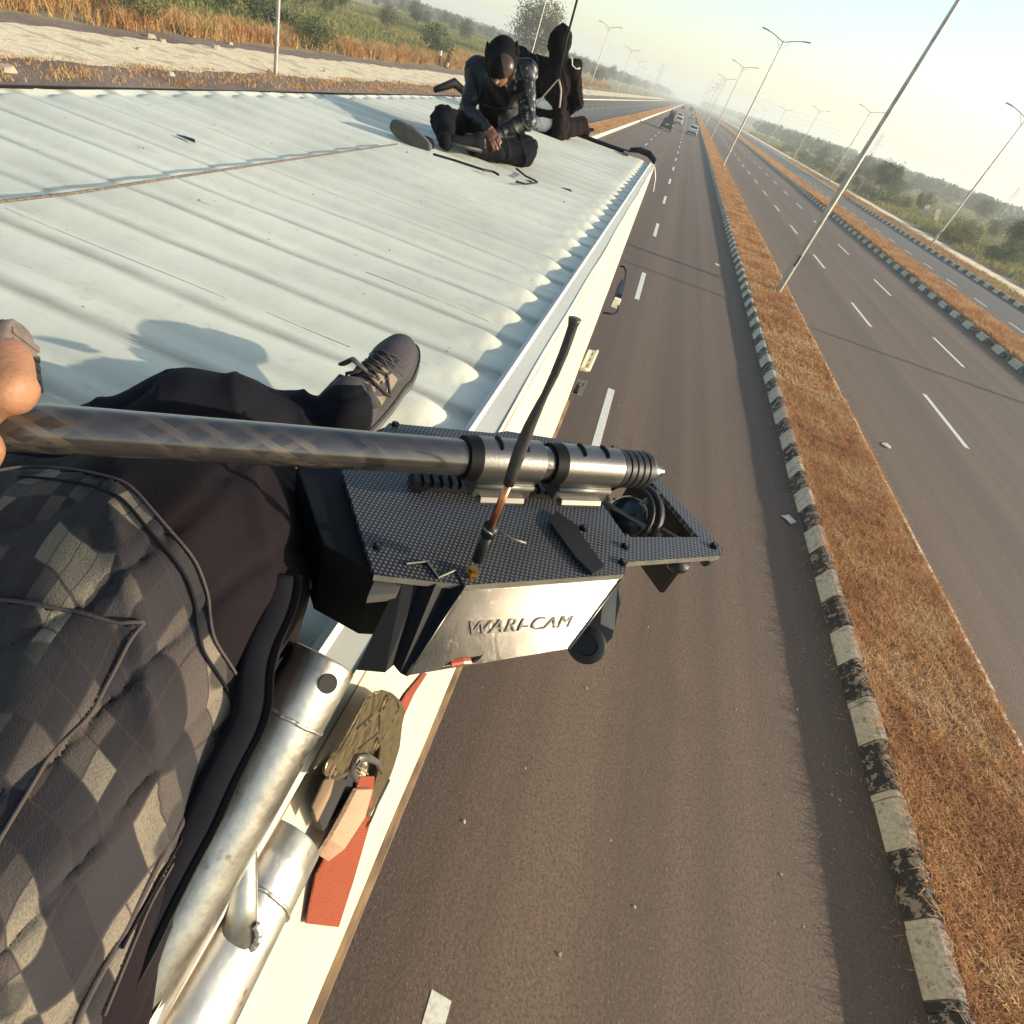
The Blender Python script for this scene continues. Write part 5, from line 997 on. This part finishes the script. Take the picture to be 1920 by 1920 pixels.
# pole
zp = 5 - .308; pR = onz(1160, 878, zp); depR = -((pR - EYE) @ R)[2]; pLd = D(-40, 795, .368); pA = pLd - (pR - pLd) * .28
pole = thing('carbon_pole', pR, 'glossy woven carbon fibre pole held in the hand and clamped to the camera rig', 'pole')
rad = .0170; MB().tube([pA + (pR - pA) * s_ for s_ in np.linspace(0, 1, 40)], rad, 40, uvs=1.0).build('tube', m_pole, pole, smooth=True)
ax = unit(pR - pA)
def on_axis(px, py):                     # point on the pole axis nearest to the pixel ray
    d = unit(ray(px, py)); w0 = pA - EYE; b_ = ax @ d; t_ = (b_ * (d @ w0) - ax @ w0) / (1 - b_ * b_); return pA + ax * t_
for x0, x1 in ((888, 1005), (1045, 1150)):
    a, b_ = on_axis(x0, 855), on_axis(x1, 868); L = np.linalg.norm(b_ - a)
    cl_ = MB().lathe(a, b_, [(0, rad + .0003), (.0005, rad + .0045), (L - .001, rad + .0045), (L, rad + .001)], 40).build('clamp', m_gun, pole, autos=.6)
    MB().lathe(a - ax * .012, a + ax * .001, [(0, rad + .0003), (.0, rad + .0035), (.0125, rad + .0048)], 40).build('clamp_dark_ring', m_blackm, cl_, autos=.6); bpy.data.objects[-1] if False else None  # separate dark ring at the end of the clamp
    m_ = (a + b_) / 2; MB().box(m_ + np.array([0, 0, -rad - .008]) , (L * .92, .030, .022), np.stack([ax, unit(np.cross([0, 0, 1], ax)), np.cross(ax, unit(np.cross([0, 0, 1], ax)))], 1)).build('clamp_foot', m_gun, cl_, bevel=.0015)
    sd_ = unit(np.cross(ax, [0, 0, 1])); MB().tube([m_ - ax * L * .45 + sd_ * (rad * .9) + np.array([0, 0, -.020]), m_ + ax * L * .45 + sd_ * (rad * .9) + np.array([0, 0, -.020])], .0035, 8).build('clamp_bolt', m_grey, cl_, smooth=True)
    MB().tube([m_ - ax * L * .35 + sd_ * (rad * .95) + np.array([0, 0, -.036]), m_ + ax * L * .35 + sd_ * (rad * .95) + np.array([0, 0, -.036])], .005, 6).build('clamp_jaw', m_grey, cl_)
    upn = unit(np.cross(sd_, ax)); upn = upn if upn[2] > 0 else -upn
    for fr_ in (.28, .68):
        q0 = a + ax * L * fr_; rr = rad + .0049; MB().tube([q0 + rr * (math.cos(w) * upn + math.sin(w) * -sd_) for w in np.linspace(-.5, .35, 8)], .0022, 6).build('clamp_slot', m_blackm, cl_, smooth=True)
a, b_ = on_axis(1150, 870), on_axis(1206, 882); L = np.linalg.norm(b_ - a); pf = [(0, rad + .001)]
for k in range(5): pf += [(L * (k + .1) / 5, rad + .0035), (L * (k + .8) / 5, rad + .0035), (L * (k + .9) / 5, rad + .0012)]
MB().lathe(a, b_, pf + [(L, rad - .002)], 36).build('end_grip', m_black, pole, autos=.6)
MB().lathe(b_, b_ + ax, [(0, .017), (.006, .015), (.007, .012), (.013, .012), (.014, .0095), (.018, .0095), (.019, .006), (.026, .006), (.027, .003)], 26).build('end_fitting', m_gun, pole, autos=.6)
# picatinny rail on the plate under the pole
r0, r1 = K(768, 905, ZK + .003), K(1135, 930, ZK + .003); rx = unit(r1 - r0); ry = unit(np.cross([0, 0, 1], rx)); L = np.linalg.norm(r1 - r0); RM = np.stack([rx, ry, [0, 0, 1]], 1)
b = MB().box((r0 + r1) / 2 + np.array([0, 0, .001]), (L, .020, .006), RM); n = int(L / .0102)
for k in range(n): b.box(r0 + rx * (k + .5) * .0102 + np.array([0, 0, .0075]), (.0055, .0215, .0075), RM)
b.build('accessory_rail', m_black, rig)
# antenna standing upright on the plate
ab = K(884, 1078, ZK)
ant = thing('whip_antenna', ab, 'upright black whip antenna with copper section standing on the carbon plate', 'antenna')
def up_at(py, dx=0.0):                   # height on the vertical line through the base that shows at row py
    zz_ = np.linspace(0, .4, 400); P_, _ = proj(ab + np.outer(zz_, [0, 0, 1])); return ab + np.array([dx, 0, zz_[int(np.argmin(abs(P_[:, 1] - py)))]])
MB().lathe(ab, ab + [0, 0, 1], [(0, .0065), (.004, .0065), (.004, .0048), (.009, .0048)], 6).build('brass_base', m_brass, ant, autos=.5)
MB().tube([up_at(1050), up_at(1000)], [.0052, .0048], 12).build('lower_sleeve', m_black, ant, smooth=True)
MB().tube([up_at(1002), up_at(985)], .0066, 12).build('joint', m_black, ant, smooth=True)
wl = up_at(992); MB().tube([wl + [.004, -.006, 0], wl + [-.004, -.007, .003], wl + [-.007, 0, 0], wl + [0, .007, -.002], wl + [.007, .002, 0], wl + [.020, .001, -.001], wl + [.033, .004, -.002]], .0010, 6).build('wire_wrap', m_grey, ant, smooth=True)
MB().tube([up_at(985), up_at(905)], .0034, 10).build('copper_rod', m_copper, ant, smooth=True)
hs = [908, 880, 840, 800, 760, 740, 700, 660, 630, 612, 602, 598]; rs = [.0046, .0049, .0053, .0044, .0033, .0027, .0031, .0033, .0033, .0033, .0040, .0044]
MB().tube([up_at(h_, .0015 * math.sin(h_ * .021)) for h_ in hs], rs, 14).build('whip', M('ribbed_rubber', (.035, .032, .031), .5, scale=60, bump=.3, bscale=300), ant, smooth=True)
# ============================================================ ALUMINIUM TUBES, RATCHET STRAP
def alu(px, py, depth, q2, r, L, name_label, hole_=True, nm='aluminium_tube'):
    e_ = D(px, py, depth); o = thing(nm, e_, name_label, 'tube'); ax_ = unit(D(*q2) - e_); sx_ = unit(np.cross(ax_, [0, 0, 1])); sz_ = np.cross(sx_, ax_); t_ = lambda s_: e_ + ax_ * s_
    prof_ = [(.0, r * .86), (.0015, r * .97), (.004, r * 1.0), (.030, r * 1.0), (.032, r * 1.012), (.036, r * 1.0)]
    prof_ += [(.062, r), (.064, r * .985), (.066, r * .985), (.068, r * .97), (L, r * .97)]
    b = MB(); b.lathe(e_, e_ + ax_, prof_, 48, cap=False); b.add([e_ + r * .86 * (math.cos(w) * sx_ + math.sin(w) * sz_) for w in np.linspace(0, 2 * math.pi, 49)[:-1]], [tuple(range(48))]); b.build('tube', m_alu, o, smooth=False, autos=.7)
    # weld bead
    n_ = 120; ws = np.linspace(0, 2 * math.pi, n_); MB().tube([e_ + ax_ * (.067 + .0004 * math.sin(w * 9)) + r * .985 * (math.cos(w) * sx_ + math.sin(w) * sz_) for w in ws], [.0021 + .0004 * math.sin(w * 31) * math.sin(w * 7) for w in ws], 6).build('weld_bead', m_alu, o, smooth=True)
    if hole_:
        d = unit(ray(*hole_)); oc = EYE - e_; dp = d - ax_ * (d @ ax_); op = oc - ax_ * (oc @ ax_); a_ = dp @ dp; b2 = dp @ op; disc = b2 * b2 - a_ * (op @ op - r * r)
        if disc > 0: H_ = EYE + d * ((-b2 - math.sqrt(disc)) / a_); n_ = H_ - e_; n_ = unit(n_ - ax_ * (n_ @ ax_)); MB().lathe(H_ - n_ * .006, H_ + n_, [(0, .0100), (.0066, .0100)], 24).build('bolt_hole', m_hole, o)
    return o, e_
t1, e1 = alu(608, 1232, .60, (190, 1960, .47), .0366, 1.1, 'upper silver aluminium tube with a round bolt hole, beside the trouser leg', (615, 1282))
t2, e2 = alu(534, 1568, .66, (352, 1900, .53), .0460, 1.1, 'lower silver aluminium tube with a welded brace, behind the upper tube', None)
# brace rod and its fillet between the two tubes
bt_ = D(436, 1755, .630); tp_ = D(455, 1560, .61); br = thing('brace_rod', bt_, 'flattened aluminium brace welded between the two silver tubes', 'brace')
MB().tube([D(462, 1480, .57), D(458, 1560, .565), D(455, 1690, .555), D(447, 1765, .555)], [.012, .012, .014, .019], 20, flat=.7).build('rod', m_alu, br, smooth=True)
ws = np.linspace(-.5, 3.7, 60); MB().tube([D(449 - 36 * math.cos(w), 1752 + 34 * math.sin(w), .551) for w in ws], [.0040 + .0004 * math.sin(w * 16) for w in ws], 7).build('weld_bead', m_alu, br, smooth=True)
# strap and ratchet lying on the truck side
SN = unit(np.array([1, 0, (side_x(0.) - XR) / (RZ - ZB)])); SP = side_pt(0, RZ)
def SD(px, py, off=.004): return onpl(px, py, SP + SN * off, SN)
strap = thing('ratchet_strap', SD(690, 1450), 'orange ratchet strap with rusty yellow metal buckle hanging on the cream truck side', 'strap')
def band_(pl, pr_, off, thick, name, mat, n=130):
    b = MB(); Pl = np.array(pl, float); Pr = np.array(pr_, float); s_ = np.linspace(0, len(Pl) - 1, n); i = np.clip(s_.astype(int), 0, len(Pl) - 2); w = (s_ - i)[:, None]; A1 = Pl[i] * (1 - w) + Pl[i + 1] * w; B1 = Pr[i] * (1 - w) + Pr[i + 1] * w; V = []
    of = np.interp(s_, range(len(off)), off)
    for k in range(n): a = SD(*A1[k], of[k]); a = a + SN * .0009 * (k % 2) ; c_ = SD(*B1[k], of[k] + .0012 * math.sin(k * .12) + .0009 * (k % 2)); V += [a, c_, c_ + SN * thick, a + SN * thick]
    b.add(V, [(4 * k + q, 4 * k + (q + 1) % 4, 4 * k + 4 + (q + 1) % 4, 4 * k + 4 + q) for k in range(n - 1) for q in range(4)] + [(0, 1, 2, 3), (4 * n - 4, 4 * n - 3, 4 * n - 2, 4 * n - 1)]); return b.build(name, mat, strap)
band_([(672, 1455), (640, 1545), (590, 1640), (571, 1730)], [(700, 1455), (692, 1545), (662, 1650), (634, 1738)], [.03, .02, .012, .008], .003, 'webbing', m_strap)
band_([(792, 1262), (760, 1300), (720, 1370), (708, 1420)], [(800, 1262), (775, 1300), (742, 1372), (736, 1425)], [.006, .008, .012, .02], .003, 'webbing', m_strap)
band_([(662, 1478), (640, 1520), (612, 1570), (592, 1600)], [(694, 1478), (680, 1530), (640, 1590), (610, 1612)], [.036, .034, .03, .025], .006, 'webbing_roll', m_tan)
def plate_(pl, off, th, name, mat, bev=.001): return MB().prism([SD(x_, y_, off) for x_, y_ in pl], SN * th).build(name, mat, strap, bevel=bev)
base = plate_([(600, 1452), (640, 1418), (668, 1428), (660, 1460), (640, 1490), (612, 1530), (592, 1552), (580, 1520)], .012, .012, 'frame_plate', m_hole, .0008)  # dark plate standing in for the shaded inside of the ratchet
plate_([(606, 1462), (628, 1446), (616, 1490), (592, 1540), (583, 1512)], .026, .0025, 'frame_plate', m_rust, .0006)
plate_([(728, 1300), (748, 1312), (758, 1332), (752, 1360), (748, 1400), (736, 1440), (722, 1476), (704, 1508), (690, 1532), (680, 1524), (694, 1490), (706, 1450), (712, 1400), (716, 1350)], .024, .003, 'frame_plate', m_zinc, .0006)
hnd = plate_([(702, 1298), (716, 1293), (732, 1298), (744, 1309), (750, 1323), (748, 1338), (738, 1352), (728, 1372), (714, 1392), (694, 1412), (674, 1430), (656, 1444), (640, 1456), (624, 1461), (610, 1455), (604, 1443), (610, 1430), (622, 1416), (636, 1398), (650, 1376), (662, 1352), (672, 1330), (684, 1310)], .038, .004, 'handle', m_zinc, .0008)
rim_ = [(702, 1300), (716, 1295), (732, 1300), (744, 1311), (748, 1325), (736, 1352), (714, 1390), (674, 1428), (640, 1454), (622, 1458), (607, 1446), (612, 1432), (636, 1400), (662, 1354), (684, 1312), (702, 1300)]
MB().tube([SD(a_, b_, .0425) for a_, b_ in rim_], .0016, 6).build('handle_rim', m_zinc, hnd, smooth=True)
for (x_, y_), r_, m_ in (((717, 1318), .0125, m_zinc), ((700, 1398), .0130, m_zinc), ((618, 1446), .0075, m_rust)):
    p_ = SD(x_, y_, .042); q_ = MB().lathe(p_, p_ + SN, [(0, r_), (.003, r_), (.0042, r_ * .82), (.0030, r_ * .70), (.0030, r_ * .5), (.0065, r_ * .42), (.0075, r_ * .25)], 28).build('pivot', m_, strap, autos=.5)
    MB().box(p_ + SN * .0045, (.002, r_ * 1.3, r_ * .22)).build('pivot_slot', m_hole, q_)
MB().tube([SD(668, 1462, .038), SD(658, 1440, .044), SD(668, 1424, .047), SD(690, 1420, .047), SD(708, 1430, .044), SD(716, 1448, .036)], [.004, .005, .0055, .0055, .005, .004], 10).build('pawl', m_grey, strap, smooth=True)
MB().tube([SD(730, 1462, .032), SD(712, 1500, .032), SD(694, 1540, .030), SD(686, 1552, .022)], .0035, 8, flat=.6).build('release_bar', m_grey, strap, smooth=True)
for k in range(5): MB().tube([SD(664 + k * 2, 1432 + k * 9, .030), SD(690 - k * 3, 1452 + k * 9, .030)], .0016, 6).build('spool_tooth', m_rust, strap)
kb = MB(); kb.tube([SD(698, 1340, .0428), SD(670, 1366, .0428)], .0011, 5); kb.tube([SD(690, 1348, .0428), SD(695, 1354, .0428)], .0011, 5); kb.tube([SD(682, 1355, .0428), SD(687, 1361, .0428)], .0011, 5); kb.tube([SD(712, 1342, .0428), SD(711, 1368, .0428)], .0014, 5); kb.tube([SD(712, 1372, .0428), SD(672, 1404, .0428)], .0010, 5); kb.build('stamped_mark', m_hole, hnd)
# ============================================================ VEHICLES
def suv(paint, name='car', dark=False):
    o = thing(name, (0, 0, 0), '', 'car'); Lc, Wc = 4.5, .92
    def sec(y, zb, zm, zt, wb, wm, wt): return [(-wb, y, zb), (-wm, y, zm), (-wt, y, zt), (wt, y, zt), (wm, y, zm), (wb, y, zb)]
    S_ = [sec(-2.2, .42, .85, 1.02, .80, .84, .80), sec(-2.12, .32, .95, 1.12, .88, .92, .84), sec(-1.2, .30, .95, 1.16, .90, .94, .86), sec(.9, .30, .92, 1.10, .90, .94, .86), sec(1.3, .30, .88, 1.02, .90, .93, .84), sec(2.15, .36, .74, .86, .84, .88, .78), sec(2.28, .45, .62, .70, .74, .78, .70)]
    b = MB(); V = [p for s_ in S_ for p in s_]; n = len(S_); b.add(V, [(6 * i + k, 6 * i + (k + 1) % 6, 6 * i + 6 + (k + 1) % 6, 6 * i + 6 + k) for i in range(n - 1) for k in range(6)] + [tuple(range(6)), tuple(range(6 * n - 6, 6 * n))])
    bd = b.build('body', paint, o, bevel=.03, autos=.8)
    MB().hexa([(-.84, -2.02, 1.1), (.84, -2.02, 1.1), (.84, .98, 1.08), (-.84, .98, 1.08)], [(-.70, -1.80, 1.66), (.70, -1.80, 1.66), (.70, .25, 1.66), (-.70, .25, 1.66)]).build('roof', paint, o, bevel=.05, autos=.8)
    g_ = MB(); g_.hexa([(-.70, -2.05, 1.16), (.70, -2.05, 1.16), (.70, -1.9, 1.16), (-.70, -1.9, 1.16)], [(-.60, -1.88, 1.56), (.60, -1.88, 1.56), (.60, -1.7, 1.56), (-.60, -1.7, 1.56)]); g_.build('rear_window', m_glass, o)
    MB().hexa([(-.72, .86, 1.12), (.72, .86, 1.12), (.72, .99, 1.12), (-.72, .99, 1.12)], [(-.62, .26, 1.6), (.62, .26, 1.6), (.62, .38, 1.58), (-.62, .38, 1.58)]).build('windscreen', m_glass, o)
    for s_ in (-1, 1):
        MB().hexa([(s_ * .80, -1.8, 1.15), (s_ * .845, -1.8, 1.15), (s_ * .845, .75, 1.13), (s_ * .80, .75, 1.13)], [(s_ * .69, -1.62, 1.58), (s_ * .725, -1.62, 1.58), (s_ * .725, .28, 1.58), (s_ * .69, .28, 1.58)]).build('side_window', m_glass, o)
        MB().box((s_ * .78, -2.17, .98), (.16, .1, .26)).build('tail_light', m_tail, o, bevel=.02); MB().box((s_ * .62, 2.22, .70), (.26, .12, .14)).build('headlight', m_numb, o, bevel=.02)
        MB().box((s_ * 1.0, .7, 1.12), (.18, .1, .14)).build('wing_mirror', paint, o, bevel=.03)
        for y in (-1.4, 1.4):
            w = MB().lathe((s_ * .72, y, .34), (s_ * .94, y, .34), [(0, .28), (.02, .34), (.18, .34), (.21, .27)], 22).build('wheel', m_tyre, o, autos=.7); MB().lathe((s_ * .92, y, .34), (s_ * .95, y, .34), [(0, .21), (.015, .2), (.02, .05)], 14).build('rim', m_grey, w)
    MB().box((0, -2.22, .48), (1.66, .16, .26)).build('bumper', m_black, o, bevel=.03); MB().box((0, 2.28, .45), (1.5, .12, .2)).build('bumper', m_black, o, bevel=.03)
    MB().box((0, -2.225, .86), (.52, .03, .13)).build('number_plate', m_numb, o)
    return o
pw = suv(m_carw); uw = [False]; pk = suv(m_carb); uk = [False]; pdk = suv(m_card); ud = [False]
def car(pr, us, x, y, label, sc=1.0): o = place(pr, us, x, y, .004, random.uniform(-.02, .02), label, 'vehicles on the road ahead', sc); return o
car(pk, uk, -2.45, 128, 'black car with dark gear piled on its roof, nearest in the left lane ahead', 1.12)
car(pw, uw, 2.4, 145, 'white car with black bumper, nearest in the right lane beside the median')
car(pw, uw, -1.1, 172, 'white car half hidden behind the black car')
car(pw, uw, -1.5, 215, 'white car in the left lane behind two nearer cars')
car(pw, uw, 2.2, 275, 'second white car along the central median')
car(pdk, ud, -3.4, 430, 'small dark hazy car far ahead in the left lane'); car(pdk, ud, 1.4, 470, 'dark hazy vehicle far ahead beside the median', 1.3)
car(pdk, ud, -5, 760, 'tiny dark car near the vanishing point, left one'); car(pdk, ud, .8, 820, 'tiny dark car near the vanishing point, right one')
cg = thing('roof_gear', (-2.3, 128.4, 1.9), 'dark tripods and gear standing upright on the roof of the black car', 'equipment')
MB().box((-2.3, 128.2, 2.0), (1.1, 1.3, .28)).build('rack', m_black, cg, bevel=.05)
for k in range(7): MB().tube([(-2.75 + .15 * k, 128 + .1 * k, 2.05), (-2.7 + .16 * k + random.uniform(-.1, .1), 128.1 + .1 * k, 3.0 + random.uniform(-.3, .5))], .06, 6).build('upright', m_black, cg)
for k in range(2): MB().lathe((-2.55 + .5 * k, 128.3, 2.1), (-2.55 + .5 * k, 128.3, 3.1), [(0, .26), (.5, .24), (.65, .1), (.72, .14), (.85, .13), (.9, .02)], 12).build('bag', m_black, cg, smooth=True)

# clear the view to the leaning slabs: no shrub stands right in front of them
for q in [q for q in C.objects if q.parent is None and q.get('category') in ('shrub', 'tree')]:
    P_, d_ = proj(np.array([[q.location.x, q.location.y, q.location.z + 1]]))
    if 1700 < P_[0][0] < 1775 and 380 < P_[0][1] < 445 and q.get('group'):
        for ch in list(q.children): bpy.data.objects.remove(ch)
        bpy.data.objects.remove(q)
# ------------------------------------------------------------ haze
b = MB().box((0, 1495, 25), (5990, 3195, 52)); hz = b.build('haze', m_hazev); hz['kind'] = 'stuff'
